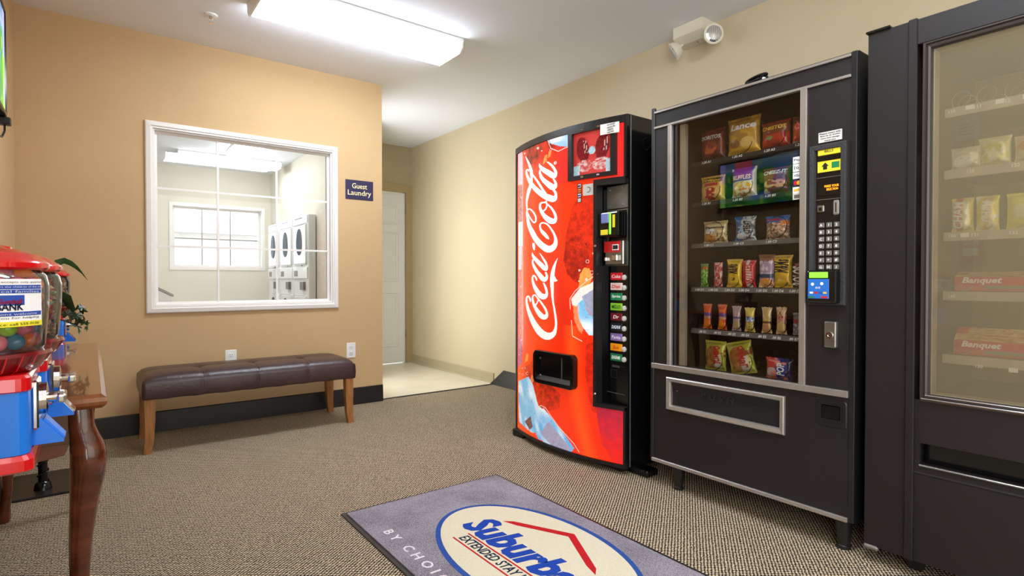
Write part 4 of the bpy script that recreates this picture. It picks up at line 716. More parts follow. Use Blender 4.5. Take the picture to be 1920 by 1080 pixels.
for x in (.70, .80):
    for z in (1.551, 1.801): part('frame_clip', bent(bmesh.new(), x, x + .016, z - .004, z + .004, -.025, -.02, 1), M['chrome'], pic)
# notices on the front
nt_ = part('notice_label', bent(bmesh.new(), .822, .925, 1.752, 1.806, -.026, -.0235, 4), M['print_white'], ck)
for i, (s, w_) in enumerate((('Correct change', .085), ('Bills must be flat', .090), ('No refunds', .06), ('See front desk', .07))):
    text('lettering', s, M['print_black'], nt_, width=w_, loc=(.873, yb(.873) - .029, 1.797 - .0125 * i), rot=(pi / 2, 0, -.0))
for i, (s, mm, m2_) in enumerate((('VISA', 'print_navy', 'print_white'), ('', 'print_red', 'print_gold'), ('', 'print_blue', 'print_white'), ('', 'print_grey', 'print_white'))):
    z = 1.508 - .0255 * i
    cd = part('card_sticker', bent(bmesh.new(), .662, .690, z - .012, z + .012, -.0065, -.005, 1), M['print_black'], ck)
    cx_ = .676; y_ = yb(cx_) - .0072
    part('card_mark', B(cx_ - .012, cx_ + .012, y_ - .0005, y_, z - .009, z + .009), M[m2_], cd)
    part('card_mark', B(cx_ - .010, cx_ + .010, y_ - .001, y_ - .0005, z - .005, z + .004), M[mm], cd)
gs = part('service_sticker', bent(bmesh.new(), .700, .765, 1.452, 1.512, -.0065, -.005, 2), M['print_grey'], ck)
gr_ = bmesh.new(); bring(gr_, .733, 1.482, .012, .015, o=.0075); part('sticker_mark', gr_, M['print_black'], gs)
# delivery opening
of = bmesh.new()
def rrect(x0, x1, z0, z1, r, n=5):
    out = []
    for cx_, cz_, a0 in ((x1 - r, z1 - r, 0), (x0 + r, z1 - r, pi / 2), (x0 + r, z0 + r, pi), (x1 - r, z0 + r, 1.5 * pi)):
        for k in range(n + 1): a = a0 + pi / 2 * k / n; out.append((cx_ + r * cos(a), cz_ + r * sin(a)))
    return out
def rring(x0, x1, z0, z1, r, wd, y0, y1):
    bm = bmesh.new(); A = rrect(x0, x1, z0, z1, r); I = rrect(x0 + wd, x1 - wd, z0 + wd, z1 - wd, max(.002, r - wd))
    L = [[bm.verts.new((p[0], y, p[1])) for p in S] for S, y in ((A, y1), (A, y0 + .003), (rrect(x0 + .004, x1 - .004, z0 + .004, z1 - .004, r), y0), (I, y0), (I, y1))]
    n = len(A)
    for a, b in zip(L, L[1:] + L[:1]):
        for i in range(n): bm.faces.new((a[i], a[(i + 1) % n], b[(i + 1) % n], b[i]))
    bmesh.ops.recalc_face_normals(bm, faces=bm.faces[:]); return bm
dl = part('delivery_opening', rring(.318, .664, .400, .592, .03, .024, -.124, -.07), M['gloss_black'], ck)
part('delivery_back', B(.33, .655, -.1015, -.085, .41, .58), M['gloss_black'], dl)
part('delivery_sill', prism(bmesh.new(), [(-.122, .424), (-.1, .424), (-.1, .448)], 'x', .343, .64), M['black'], dl)
part('door_glint', B(.548, .553, -.106, -.102, .442, .568), M['steel'], dl)
for z in (.445, .545): part('bolt', lathe(bmesh.new(), [(.007, 0), (.005, -.004)], n=10, axis='y', cx=.362, cy=-.1015, cz=z), M['steel'], dl)
# selection column on its recessed plane
PY = .0
part('metal_plate', B(.80, .944, PY - .006, PY, 1.374, 1.492), M['metal_grey'], ck)
for x, z in ((.82, 1.475), (.91, 1.48), (.91, 1.39), (.82, 1.385)): part('plate_screw', lathe(bmesh.new(), [(.006, 0), (.004, -.004)], n=8, axis='y', cx=x, cy=PY - .006, cz=z), M['chrome'], ck)
part('payment_bezel', frame_ring(bmesh.new(), .80, .942, 1.075, 1.368, .006, PY - .004, PY), M['metal_grey'], ck)
bv = part('bill_validator', B(.79, .930, -.035, .03, 1.222, 1.352, bev=.008, seg=2), M['gloss_black'], ck)
part('bill_slot', B(.815, .868, -.040, -.034, 1.295, 1.345, bev=.003), mat('slot_blue', (120, 140, 205), .25), bv)
part('green_strip', B(.872, .885, -.042, -.034, 1.235, 1.348, bev=.003), M['lcd_green'], bv)
part('yellow_strip', B(.895, .910, -.038, -.034, 1.27, 1.335), M['print_yellow'], bv)
part('yellow_label', B(.812, .862, -.038, -.034, 1.235, 1.262), M['print_yellow'], bv)
cm_ = part('coin_unit', B(.812, .938, -.004, .03, 1.08, 1.205, bev=.004), M['steel'], ck); cm_.location.y = -.03; bv.location.y = -.03
part('coin_label', B(.808, .917, -.007, -.003, 1.145, 1.202), M['print_red'], cm_)
part('coin_window', B(.868, .910, -.009, -.006, 1.155, 1.185), M['print_white'], cm_)
part('coin_window', B(.872, .906, -.010, -.008, 1.16, 1.18), M['print_black'], cm_)
part('coin_knob', B(.872, .908, -.02, -.003, 1.10, 1.132, bev=.003), M['chrome'], cm_)
part('coin_lever', B(.818, .832, -.018, -.003, 1.10, 1.12, bev=.002), M['chrome'], cm_)
sel = [('Coke', (196, 30, 40), (245, 220, 220)), ('Diet', (225, 200, 195), (200, 30, 40)), ('Sprite', (25, 130, 85), (240, 245, 240)), ('MELLO', (130, 195, 50), (30, 70, 30)), ('Dr', (110, 20, 35), (240, 235, 235)),
       ('DASANI', (22, 26, 40), (225, 235, 245)), ('Fanta', (125, 105, 165), (230, 220, 240)), ('Sun', (235, 150, 20), (190, 50, 20)), ('SEAGRAMS', (20, 110, 75), (235, 240, 235))]
for i, (s, bg, fg) in enumerate(sel):
    z = 1.020 - .0531 * i
    lb_ = part('selection_label', B(.825, .905, PY - .006, PY, z - .019, z + .019, bev=.001), mat('sel_bg_%s' % s, bg, .3, emit=.12), ck)
    text('lettering', s, mat('sel_fg_%s' % s, fg, .4, emit=.12), lb_, width=.06 if len(s) > 3 else .04, height=.018, loc=(.865, PY - .0068, z), shear=.2, bold=.01)
    part('selection_button', lathe(bmesh.new(), [(.014, 0), (.013, -.008), (.006, -.011), (.001, -.011)], n=14, axis='y', cx=.918, cy=PY, cz=z - .006), M['print_grey'], ck, smooth=True)
part('coin_return', frame_ring(bmesh.new(), .825, .870, .485, .53, .004, PY - .006, PY), M['black'], ck)
part('return_label', B(.835, .885, PY - .003, PY, .543, .553), M['metal_grey'], ck)
part('column_seam', B(.83, .922, PY - .003, PY, .548, .551), M['black'], ck)
part('column_seam', B(.80, .922, PY - .003, PY, .405, .408), M['metal_grey'], ck)
bk = thing('padlock_bracket', 'black lock bracket and bracket plate between the red machine and the snack machine', 'bracket', (2.42, 1.90, 1.72), -pi / 2)
part('bracket_plate', B(.006, .020, 0, .03, -.1, .06, bev=.002), M['gloss_black'], bk)
part('shackle', tube(bmesh.new(), [(.021, .0, .01), (.04, -.02, -.02), (.055, -.03, .01), (.06, -.03, .04), (.05, -.01, .05)], .005), M['chrome'], bk)
cd_ = thing('hanging_cord', 'dark cord hanging at the back left edge of the red soda machine', 'cord', (2.6, 2.90, .6))
part('cord', tube(bmesh.new(), [(.0, 0, .2), (-.02, .012, .12), (.01, .02, .06), (-.01, .03, -.02), (0.03, .0, -.6)], .006), M['vinyl'], cd_)
part('cord_plug', B(-.028, .02, .0, .04, -.05, .03, bev=.006), M['vinyl'], cd_)

# ================================================================ bags and bars
def put(shapes, base, u, v, seed):
    c = base
    for s in shapes:
        k = s[0]
        if k == 'r' and s[1] <= u <= s[3] and s[2] <= v <= s[4]: c = s[5]
        elif k == 'e' and ((u - s[1]) / s[3]) ** 2 + ((v - s[2]) / s[4]) ** 2 < 1: c = s[5]
        elif k == 'n' and vn(u * s[2] * 1.0, v * s[2] * 1.3, seed) > s[3] and s[4] <= v <= s[5]: c = s[1]
    return c
def packet(name, label, w_, h_, d_, base, shapes, loc, rz, group=None, txt=None, lean=0.0, nu=30, nv=40, crimp=.07, cat='snack', mt_='vfoil', flare=.0, seed=None, roll=0.0):
    seed = seed if seed is not None else int(hsh(len(bpy.data.meshes), 3) * 900)
    base = CR(*base); sh = [tuple(CR(*a) if isinstance(a, tuple) else a for a in s) for s in shapes]
    def T(u, v):
        e = max(0, 1 - abs(2 * u - 1) ** 2.6) ** .6
        vv = (v - crimp) / (1 - 2 * crimp); g = max(0, 1 - abs(2 * vv - 1) ** 4) ** .55 if 0 < vv < 1 else 0
        return .0012 + d_ / 2 * e * g
    vs, cs2, fs = [], [], []
    for side in (-1, 1):
        for j in range(nv + 1):
            for i in range(nu + 1):
                u, v = i / nu, j / nv
                wid = w_ * (1 - .07 * (T(.5, v) / (d_ / 2 + .0012)) + flare * (abs(2 * v - 1) ** 3))
                wr = (vn(u * 5, v * 7, seed) - .5) * d_ * .12
                vs.append(((u - .5) * wid, side * (T(u, v) + (wr if T(u, v) > .002 else 0)), v * h_ + .0015 * sin(u * 60) * (1 if v in (0, 1) else 0)))
                col = put(sh, base, u, v, seed) if side == -1 else base
                if v < crimp * .9 or v > 1 - crimp * .9: col = mixc(col, (.75, .75, .75), .18 * (int(v * 160) % 2))
                cs2.append(col)
    n1 = (nv + 1) * (nu + 1)
    for s in (0, 1):
        for j in range(nv):
            for i in range(nu):
                a = s * n1 + j * (nu + 1) + i; q = (a, a + 1, a + nu + 2, a + nu + 1); fs.append(q if s == 0 else q[::-1])
    for j in range(nv):
        for i in (0, nu): a = j * (nu + 1) + i; fs.append((a, a + n1, a + n1 + nu + 1, a + nu + 1))
    for i in range(nu):
        for j in (0, nv): a = j * (nu + 1) + i; fs.append((a, a + 1, a + n1 + 1, a + n1))
    me = bpy.data.meshes.new(name); me.from_pydata(vs, [], fs); setcol(me, cs2); me.polygons.foreach_set('use_smooth', [True] * len(fs))
    o = link(name, me, M[mt_], None, loc, (lean, roll, rz)); tag(o, label, cat, group)
    if txt:
        s, tu, tv, th, tw, col, vert = txt[:7]; sh_ = txt[7] if len(txt) > 7 else .15
        def warp(co):
            x, y = (co.x, co.y) if not vert else (-co.y, co.x)
            X = (tu - .5) * w_ + x; Z = tv * h_ + y
            u = min(.98, max(.02, X / w_ + .5)); v = min(.98, max(.02, Z / h_))
            return Vector((X, -(T(u, v) + (vn(u * 5, v * 7, seed) - .5) * d_ * .12 * (T(u, v) > .002) + .0022 + co.z), Z))
        text('lettering', s, M[col], o, height=th * h_, width=tw * (h_ if vert else w_), warp=warp, rot=(0, 0, 0), bold=.03, shear=sh_)
    return o
def coil(parent, x, z, R, y0, y1, pitch, m, r=.0016, ph=-pi / 2, n=14):
    turns = (y1 - y0) / pitch; N = int(turns * n)
    pts = [(x + R * cos(ph + 2 * pi * i / n), y0 + pitch * i / n, z + R * sin(ph + 2 * pi * i / n)) for i in range(N + 1)]
    return part('coil', tube(bmesh.new(), pts, r, n=4), m, parent)

# ================================================================ snack machine
s2 = thing('snack_machine', 'black glass-front snack vending machine with aluminium trim standing on tapered legs', 'vending machine', (2.195, 1.779, 0), -pi / 2)
k = bmesh.new()
D2 = .82
box(k, 0, .10, .012, D2, .118, 1.825); box(k, .755, .918, .012, D2, .118, 1.825)
box(k, .10, .755, .012, D2, .118, .565); box(k, .10, .755, .012, D2, 1.75, 1.825); box(k, .10, .755, D2 - .04, D2, .565, 1.75)
part('cabinet', k, M['black'], s2)
part('interior_lining', (lambda b: (box(b, .10, .106, .05, D2 - .04, .565, 1.75), box(b, .749, .755, .05, D2 - .04, .565, 1.75), box(b, .106, .749, .56, .57, .565, 1.75), box(b, .106, .749, .05, .57, .565, .572), b)[-1])(bmesh.new()), M['dark_in'], s2)
part('door_side', B(0, .019, -.004, .012, .118, 1.835, bev=.002), M['black'], s2)
part('door_side', B(.898, .918, -.004, .012, .118, 1.822, bev=.002), M['black'], s2)
part('header_panel', B(.019, .898, .0, .012, 1.742, 1.806), M['black_m2'], s2)
part('left_panel', B(.019, .099, .0, .012, .597, 1.735), M['black_m2'], s2)
rp = part('control_door', B(.744, .898, .0, .012, .597, 1.732), M['black_m2'], s2)
lw_ = bmesh.new()
box(lw_, .019, .099, 0, .012, .133, .573); box(lw_, .667, .898, 0, .012, .133, .573); box(lw_, .099, .667, 0, .012, .133, .386); box(lw_, .099, .667, 0, .012, .540, .573)
part('lower_panel', lw_, M['black_m2'], s2)
for nm, a in (('top_trim', (.019, .898, -.008, .012, 1.806, 1.816)), ('header_trim', (.019, .898, -.008, .012, 1.732, 1.742)), ('sill_trim', (.012, .898, -.014, .012, .573, .597)), ('bottom_trim', (.012, .898, -.010, .012, .118, .134)), ('left_trim', (.099, .119, -.008, .012, .597, 1.732)), ('right_trim', (.720, .744, -.010, .012, .597, 1.732))):
    part(nm, B(*a, bev=.001), M['alu'], s2)
part('inner_post', B(.142, .172, .03, .05, .597, 1.732), M['inner_alu'], s2)
part('inner_gasket', B(.119, .128, .012, .05, .597, 1.732), M['vinyl'], s2)
part('glass_pane', B(.119, .720, .012, .016, .597, 1.732), M['snack_glass'], s2)
for x, y in ((.130, .047), (.866, .047), (.130, .72), (.866, .72)):
    lg = bmesh.new(); lathe(lg, [(.033, .118), (.030, .10), (.021, .015), (.024, .012), (.024, 0)], cx=x, cy=y, n=16)
    part('leg', lg, M['black'], s2, smooth=True)
part('leg_rail', B(.04, .88, .04, .11, .098, .118), M['black'], s2)
# flap
part('flap_frame', picture_frame([(0, 0), (0, -.012), (.004, -.016), (.018, -.012), (.022, -.004), (.022, .01), (0, .01)], .099, .667, .386, .540), M['alu'], s2)
fl = part('delivery_flap', prism(bmesh.new(), [(-.002, .518), (.008, .518), (.05, .41), (.035, .41)], 'x', .125, .643), M['black_m2'], s2)
part('flap_cavity', B(.121, .645, .055, .06, .40, .53), M['gloss_black'], s2)
text('lettering', 'PUSH', M['black'], fl, width=.16, height=.028, loc=(.36, .0045, .480), rot=(pi / 2 - .37, 0, 0), ext=.0015, spacing=1.5)
part('flap_screw', lathe(bmesh.new(), [(.004, 0), (.003, -.004)], n=8, axis='y', cx=.15, cy=.008, cz=.478), M['chrome'], fl)
# coin return cup
part('coin_cup', frame_ring(bmesh.new(), .800, .876, .478, .540, .004, -.006, .0), M['black'], s2)
part('coin_cup_flap', B(.806, .870, -.004, .002, .484, .534, bev=.002), M['gloss_black'], s2)
part('scuff_plate', rring(.782, .892, .452, .556, .012, .003, -.003, .001), M['black'], s2)
# lock
lk = part('lock_housing', B(.819, .862, -.022, 0, .750, .848, bev=.005, seg=2), M['steel'], s2)
part('lock_cylinder', lathe(bmesh.new(), [(.013, -.022), (.012, -.028), (.006, -.028), (.005, -.024), (.001, -.024)], n=16, axis='y', cx=.840, cz=.797), M['chrome'], lk)
# control panel
cp = part('control_bezel', picture_frame([(0, 0), (0, -.014), (.004, -.018), (.018, -.016), (.022, -.002), (.022, .0)], .758, .888, .907, 1.505), mat('textured_black', (44, 42, 44), .6, bump=1.0, bscale=320), s2)
part('control_face', B(.778, .868, -.004, 0, .925, 1.486), M['gloss_black'], cp)
part('notice_label', B(.786, .868, -.003, 0, 1.515, 1.553), M['print_grey'], s2)
for i in range(4):
    text('lettering', ('Please insert bills', 'face up as shown', 'coins and change', 'thank you')[i], M['print_black'], s2, width=(.074, .070, .066, .04)[i], height=.006, loc=(.827, -.0036, 1.547 - .009 * i))
part('bill_plate', B(.786, .868, -.010, -.003, 1.465, 1.492, bev=.002), M['print_yellow'], cp); text('lettering', 'BILLS', M['print_black'], cp, height=.010, loc=(.827, -.0106, 1.479))
part('bill_slot', B(.788, .866, -.012, -.003, 1.446, 1.462), M['gloss_black'], cp)
part('bill_label', B(.786, .868, -.008, -.003, 1.403, 1.444), M['print_yellow'], cp)
part('bill_label_mark', prism(bmesh.new(), [(.806, 1.412), (.820, 1.412), (.820, 1.424), (.826, 1.424), (.813, 1.438), (.800, 1.424), (.806, 1.424)], 'y', -.0088, -.008), M['print_black'], cp)
part('bill_label_mark', B(.836, .862, -.0088, -.008, 1.414, 1.436), M['print_green'], cp)
part('display_window', B(.784, .870, -.007, -.003, 1.314, 1.368, bev=.002), M['gloss_black'], cp)
text('display_text', 'MAKE YOUR', M['amber'], cp, width=.050, height=.009, loc=(.836, -.0076, 1.349)); text('display_text', 'SELECTION', M['amber'], cp, width=.040, height=.008, loc=(.838, -.0076, 1.337))
part('panel_line', B(.782, .868, -.006, -.003, 1.382, 1.384), M['metal_grey'], cp); part('panel_line', B(.782, .868, -.006, -.003, 1.300, 1.302), M['metal_grey'], cp)
part('coin_return_button', B(.786, .811, -.012, -.003, 1.254, 1.280, bev=.003), M['steel'], cp); part('return_button_face', B(.793, .804, -.014, -.011, 1.260, 1.272), M['gloss_black'], cp)
cs2_ = part('coin_slot', B(.842, .864, -.012, -.003, 1.240, 1.294, bev=.004), M['alu'], cp); part('slot_gap', B(.851, .855, -.0125, -.011, 1.25, 1.285), M['print_black'], cs2_)
KEYS = ['A', '1', '2', 'B', '3', '4', 'C', '5', '6', 'D', '7', '8', 'E', '9', '0', 'F', '*', '#', 'G', 'H', 'J']
kme = B(-.010, .010, -.006, 0, -.0095, .0095, bev=.002); kmesh = bpy.data.meshes.new('key'); kme.to_mesh(kmesh); kme.free(); kmesh.materials.append(M['metal_grey'])
for i, s in enumerate(KEYS):
    x = .801 + .027 * (i % 3); z = 1.205 - .0261 * (i // 3)
    kk = bpy.data.objects.new('key', kmesh); COL.objects.link(kk); kk.parent = cp; kk.location = (x, -.004, z)
    text('lettering', s, M['print_white'], kk, height=.010, loc=(0, -.0066, 0), bold=.02)
cr = part('card_reader', B(.766, .872, -.045, -.004, .915, 1.036, bev=.006, seg=2), M['gloss_black'], cp)
part('reader_screen', B(.772, .846, -.048, -.044, .932, 1.004, bev=.001), mat('reader_blue', (30, 90, 165), .2, emit=.5), cr)
part('reader_display', B(.776, .842, -.048, -.044, 1.008, 1.030, bev=.001), M['lcd_green'], cr)
rr = bmesh.new()
for x, z in ((.789, .985), (.822, .987)): lathe(rr, [(.006, -.0484), (.001, -.0488)], n=10, axis='y', cx=x, cz=z)
part('reader_icons', rr, M['print_white'], cr)
text('lettering', '((o))', M['print_white'], cr, height=.009, loc=(.808, -.0486, .972))
for i, mm in enumerate(('print_white', 'print_red', 'print_blue', 'print_gold')): part('reader_mark', B(.779 + i * .016, .791 + i * .016, -.0487, -.048, .950, .957), M[mm], cr)
part('reader_mark', B(.775, .795, -.0487, -.048, .934, .941), M['print_green'], cr); part('reader_mark', B(.820, .842, -.0487, -.048, .934, .941), M['print_red'], cr)
# card stickers on the glass
for i, (s, bg) in enumerate((('Pay', 'print_white'), ('(o)', 'print_white'), ('VISA', 'print_white'), ('', 'print_navy'), ('', 'print_white'), ('', 'print_grey'))):
    z = (1.469, 1.439, 1.409, 1.380, 1.352, 1.327)[i]; hh = (.013, .015, .0125, .0125, .0125, .012)[i]
    st = part('card_sticker', B(.684, .719, .0105, .012, z - hh, z + hh), M[bg], s2)
    if s: text('lettering', s, M['print_navy'], st, width=.026, height=.010 if s != '(o)' else .018, loc=(.7015, .0098, z), shear=.15 if s == 'VISA' else 0)
    else:
        if i == 3:
            for dx, mm in ((-.006, 'print_red'), (.006, 'print_gold')): part('card_mark', lathe(bmesh.new(), [(.0085, .0102 - dx * .02), (.001, .0100 - dx * .02)], n=14, axis='y', cx=.7015 + dx, cz=z), M[mm], st)
        else: part('card_mark', prism(bmesh.new(), [(.688, z - .006), (.716, z - .002), (.716, z + .006), (.688, z + .004)] if i == 4 else [(.690, z - .007), (.712, z - .007), (.712, z + .007), (.690, z + .007)], 'y', .0098, .0105), M['print_gold' if i == 4 else 'metal_grey'], st)
# trays, coils, price labels
rowz = {'A': 1.553, 'B': 1.364, 'C': 1.172, 'D': .968, 'E': .774, 'F': .583}
for r_, z in rowz.items():
    tr = part('tray', B(.178, .748, .075, .55, z - .008, z - .003), M['dark_in'], s2)
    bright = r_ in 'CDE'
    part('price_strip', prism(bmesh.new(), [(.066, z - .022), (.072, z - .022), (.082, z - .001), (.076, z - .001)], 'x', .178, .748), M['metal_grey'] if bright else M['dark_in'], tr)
price = {'A': '1.25', 'B': '1.25', 'C': '1.00', 'D': '1.00', 'E': '.80'}
SN = {
 'A': [(.262, .125, .145), (.415, .155, .165), (.560, .125, .115), (.690, .125, .115)],
 'B': [(.262, .125, .118), (.418, .118, .132), (.565, .118, .110)],
 'C': [(.276, .125, .100), (.424, .095, .108), (.570, .105, .098), (.716, .09, .09)],
 'D': [(.228, .040, .108), (.300, .044, .112), (.382, .070, .125), (.450, .062, .118), (.530, .066, .140), (.600, .075, .135), (.672, .045, .10)],
 'E': [(.245, .040, .115), (.322, .040, .115), (.392, .038, .110), (.455, .042, .105), (.532, .040, .110), (.595, .042, .113), (.665, .045, .092)],
 'F': [(.280, .108, .135), (.422, .125, .145), (.580, .115, .088)],
}
for r_, L in SN.items():
    for i, (x, w_, h_) in enumerate(L):
        R = min(w_ * .46, .048) if r_ not in 'DE' else .026
        coil(s2, x, rowz[r_] + R + .002, R, .084, .50, .055 if r_ in 'ABCF' else .04, M['wire'], r=.0017)
        if r_ in price:
            text('price_label', '%s %s%d' % (price[r_], r_, i + 1), M['print_white'], s2, height=.0115, loc=(x, .064, rowz[r_] - .012), rot=(pi / 2 - .4, 0, 0), bold=.02)
def wpos(x, z, y): return (2.195 + y, 1.779 - x, z)
def snack(name, label, r_, i, d_, base, shapes, txt=None, y=None, **kw):
    x, w_, h_ = SN[r_][i]; y = y or (.118 if r_ in 'ABCF' else .104)
    return packet(name, label, w_, h_, d_, base, shapes, wpos(x, rowz[r_] + .001, y), -pi / 2, 'snacks in the glass-front machine', txt, **kw)
W3 = (238, 236, 228)
snack('chip_bag', 'dark red tortilla chip bag at the left end of the top snack row', 'A', 0, .05, (120, 26, 22), [('n', (90, 14, 16), 7, .5, 0, 1), ('e', .45, .38, .3, .18, (190, 90, 40)), ('n', (130, 30, 24), 9, .55, .2, .55)], ('DORITOS', .5, .72, .13, .8, 'print_grey', False))
snack('chip_bag', 'large golden yellow chip bag second in the top snack row', 'A', 1, .055, (206, 164, 62), [('n', (178, 136, 50), 5, .55, 0, 1), ('e', .3, .30, .17, .12, (140, 95, 50)), ('e', .7, .28, .22, .16, (222, 190, 110)), ('r', 0, 0, 1, .18, (226, 178, 50))], ('Lance', .55, .74, .17, .75, 'print_white', False))
snack('chip_bag', 'red and gold crunchy snack bag third in the top snack row', 'A', 2, .05, (150, 34, 22), [('r', 0, .55, 1, .9, (120, 60, 26)), ('n', (190, 60, 30), 6, .5, 0, .5), ('e', .35, .4, .12, .08, (120, 140, 70))], ('CHEETOS', .5, .74, .14, .8, 'print_gold', False))
snack('chip_bag', 'orange red snack bag beside the right trim in the top row', 'A', 3, .05, (196, 66, 28), [('r', 0, .7, 1, 1, (110, 60, 40)), ('n', (215, 90, 40), 6, .5, 0, .7), ('r', 0, .02, 1, .1, (230, 220, 200))])
snack('chip_bag', 'yellow chip bag with red bowl picture at the left of the second row', 'B', 0, .05, (226, 184, 84), [('r', .12, .74, .95, .9, (70, 60, 30)), ('r', .25, .58, .8, .70, (180, 50, 30)), ('e', .5, .3, .3, .24, (178, 32, 28)), ('e', .18, .35, .14, .2, (236, 200, 120)), ('e', .82, .35, .14, .2, (236, 200, 120)), ('n', (240, 200, 130), 12, .62, .0, .5)], ('Fritos', .52, .82, .12, .72, 'print_gold', False))
snack('chip_bag', 'purple and white ruffled chip bag second in the second row', 'B', 1, .05, (238, 232, 226), [('r', .1, .55, .9, 1, (88, 62, 190)), ('e', .5, .36, .42, .16, (240, 196, 60)), ('e', .2, .2, .2, .14, (240, 180, 80)), ('e', .6, .18, .26, .17, (228, 130, 60)), ('n', (245, 230, 210), 12, .6, .0, .5), ('r', .0, .52, .1, .9, (190, 40, 60))], ('RUFFLES', .5, .66, .15, .7, 'print_white', False))
snack('cracker_bag', 'maroon cheese cracker bag third in the second row', 'B', 2, .05, (126, 24, 36), [('r', .6, .45, 1, .95, (110, 84, 40)), ('e', .3, .38, .26, .15, (236, 204, 150)), ('e', .7, .36, .22, .16, (230, 180, 150)), ('r', .0, .0, 1, .2, (130, 60, 110)), ('e', .15, .12, .13, .1, (230, 220, 150)), ('n', (150, 40, 60), 8, .6, .0, .5)], ('CHEEZ-IT', .5, .80, .15, .85, 'print_white', False))
snack('cookie_bag', 'tan cookie bag at the left of the third row', 'C', 0, .04, (214, 196, 150), [('r', 0, .84, 1, 1, (196, 180, 128)), ('e', .35, .55, .2, .13, (238, 240, 250)), ('n', (240, 224, 170), 8, .5, .0, .55), ('e', .3, .2, .28, .18, (226, 160, 60)), ('n', (150, 100, 40), 16, .7, .0, .5)], ('Famous', .55, .70, .10, .75, 'print_black', False))
snack('crisp_bar_bag', 'blue and silver rice treat pack second in the third row', 'C', 1, .035, (196, 206, 210), [('r', 0, 0, .38, 1, (40, 110, 180)), ('e', .35, .45, .2, .16, (160, 200, 235)), ('n', (90, 100, 110), 14, .62, .1, 1), ('e', .3, .2, .2, .12, (235, 240, 245))], ('TREAT', .68, .6, .30, .45, 'print_black', True), flare=.1)
snack('cookie_bag', 'blue topped bag of mini chocolate chip cookies third in the third row', 'C', 2, .045, (172, 138, 112), [('r', 0, .72, 1, 1, (56, 110, 180)), ('e', .85, .66, .2, .12, (230, 130, 40)), ('n', (225, 195, 165), 12, .5, .0, .72), ('n', (100, 64, 50), 16, .66, .0, .72)], ('Cookies', .4, .84, .12, .6, 'print_red', False))
snack('cookie_bag', 'blue and brown bag half hidden by the right trim in the third row', 'C', 3, .04, (90, 120, 140), [('r', 0, .5, 1, 1, (50, 120, 170)), ('n', (190, 180, 150), 10, .5, .0, .5)])
snack('candy_pack', 'green candy pack at the left of the candy bar row', 'D', 0, .018, (92, 190, 40), [('n', (60, 130, 30), 9, .55, 0, 1), ('r', 0, .75, 1, 1, (110, 150, 50)), ('e', .7, .82, .3, .06, (225, 90, 40)), ('n', (190, 235, 120), 12, .7, 0, .8)], nu=14, nv=36, cat='candy')
snack('candy_pack', 'pink and red candy pack second in the candy bar row', 'D', 1, .018, (206, 86, 88), [('n', (240, 205, 200), 9, .52, 0, 1), ('n', (150, 30, 40), 12, .7, 0, 1)], nu=14, nv=36, cat='candy')
snack('candy_pack', 'yellow candy bag left of the red and white pack', 'D', 2, .03, (232, 196, 40), [('e', .5, .30, .14, .06, (70, 50, 40)), ('n', (214, 168, 30), 5, .6, 0, 1), ('r', 0, .93, 1, 1, (214, 180, 60))], ('M&Ms', .45, .65, .42, .35, 'print_black', True), nu=18, nv=36, cat='candy', flare=.12)
snack('candy_pack', 'red and white striped candy pack in the middle of the candy bar row', 'D', 3, .028, (190, 24, 36), [('r', .35, 0, .78, 1, (236, 228, 220)), ('r', .6, .85, 1, 1, (205, 30, 45))], ('SKITTLES', .56, .48, .28, .75, 'print_red', True), nu=18, nv=36, cat='candy', flare=.08)
snack('candy_pack', 'tall brown lavender and orange pack fifth in the candy bar row', 'D', 4, .028, (176, 156, 186), [('r', 0, .78, 1, 1, (140, 100, 70)), ('n', (226, 214, 232), 8, .5, .42, .8), ('r', 0, .28, 1, .40, (50, 70, 110)), ('e', .5, .14, .45, .14, (232, 150, 70)), ('n', (250, 220, 150), 9, .62, .0, .28)], nu=18, nv=40, cat='candy', flare=.1)
snack('candy_pack', 'yellow peanut candy bag second from the right of the candy bar row', 'D', 5, .035, (228, 190, 36), [('e', .45, .3, .22, .10, (236, 214, 120)), ('e', .85, .1, .12, .07, (60, 110, 150)), ('n', (206, 160, 28), 5, .6, 0, 1), ('r', .1, .92, .95, .97, (130, 96, 30))], ('M&Ms', .5, .66, .45, .42, 'print_black', True), nu=20, nv=36, cat='candy', flare=.14)
snack('candy_pack', 'dark candy pack with white letters beside the right trim', 'D', 6, .02, (70, 56, 54), [('r', 0, .85, 1, 1, (150, 40, 50))], ('ROLOS', .5, .48, .6, .8, 'print_white', True), nu=14, nv=36, cat='candy')
snack('candy_bar', 'orange peanut butter bar at the left end of the bar row', 'E', 0, .018, (232, 92, 28), [('r', 0, .50, 1, .66, (110, 80, 150)), ('r', 0, .40, 1, .50, (200, 150, 120)), ('e', .45, .2, .4, .19, (246, 140, 30)), ('r', 0, .9, 1, 1, (240, 110, 50))], nu=12, nv=36, cat='candy', flare=.2)
snack('candy_bar', 'orange peanut butter bar second from the left of the bar row', 'E', 1, .018, (230, 88, 30), [('r', 0, .50, 1, .66, (110, 80, 150)), ('r', 0, .40, 1, .50, (205, 160, 130)), ('e', .45, .2, .4, .19, (246, 140, 30)), ('r', .2, .72, .8, .8, (245, 130, 80))], nu=12, nv=36, cat='candy', flare=.2, seed=12)
snack('candy_bar', 'lavender topped tan bar third in the bar row', 'E', 2, .016, (182, 158, 160), [('e', .5, .2, .4, .2, (190, 165, 110)), ('n', (225, 190, 205), 10, .6, .5, 1), ('r', 0, .5, 1, .58, (100, 90, 140))], nu=12, nv=36, cat='candy', flare=.2)
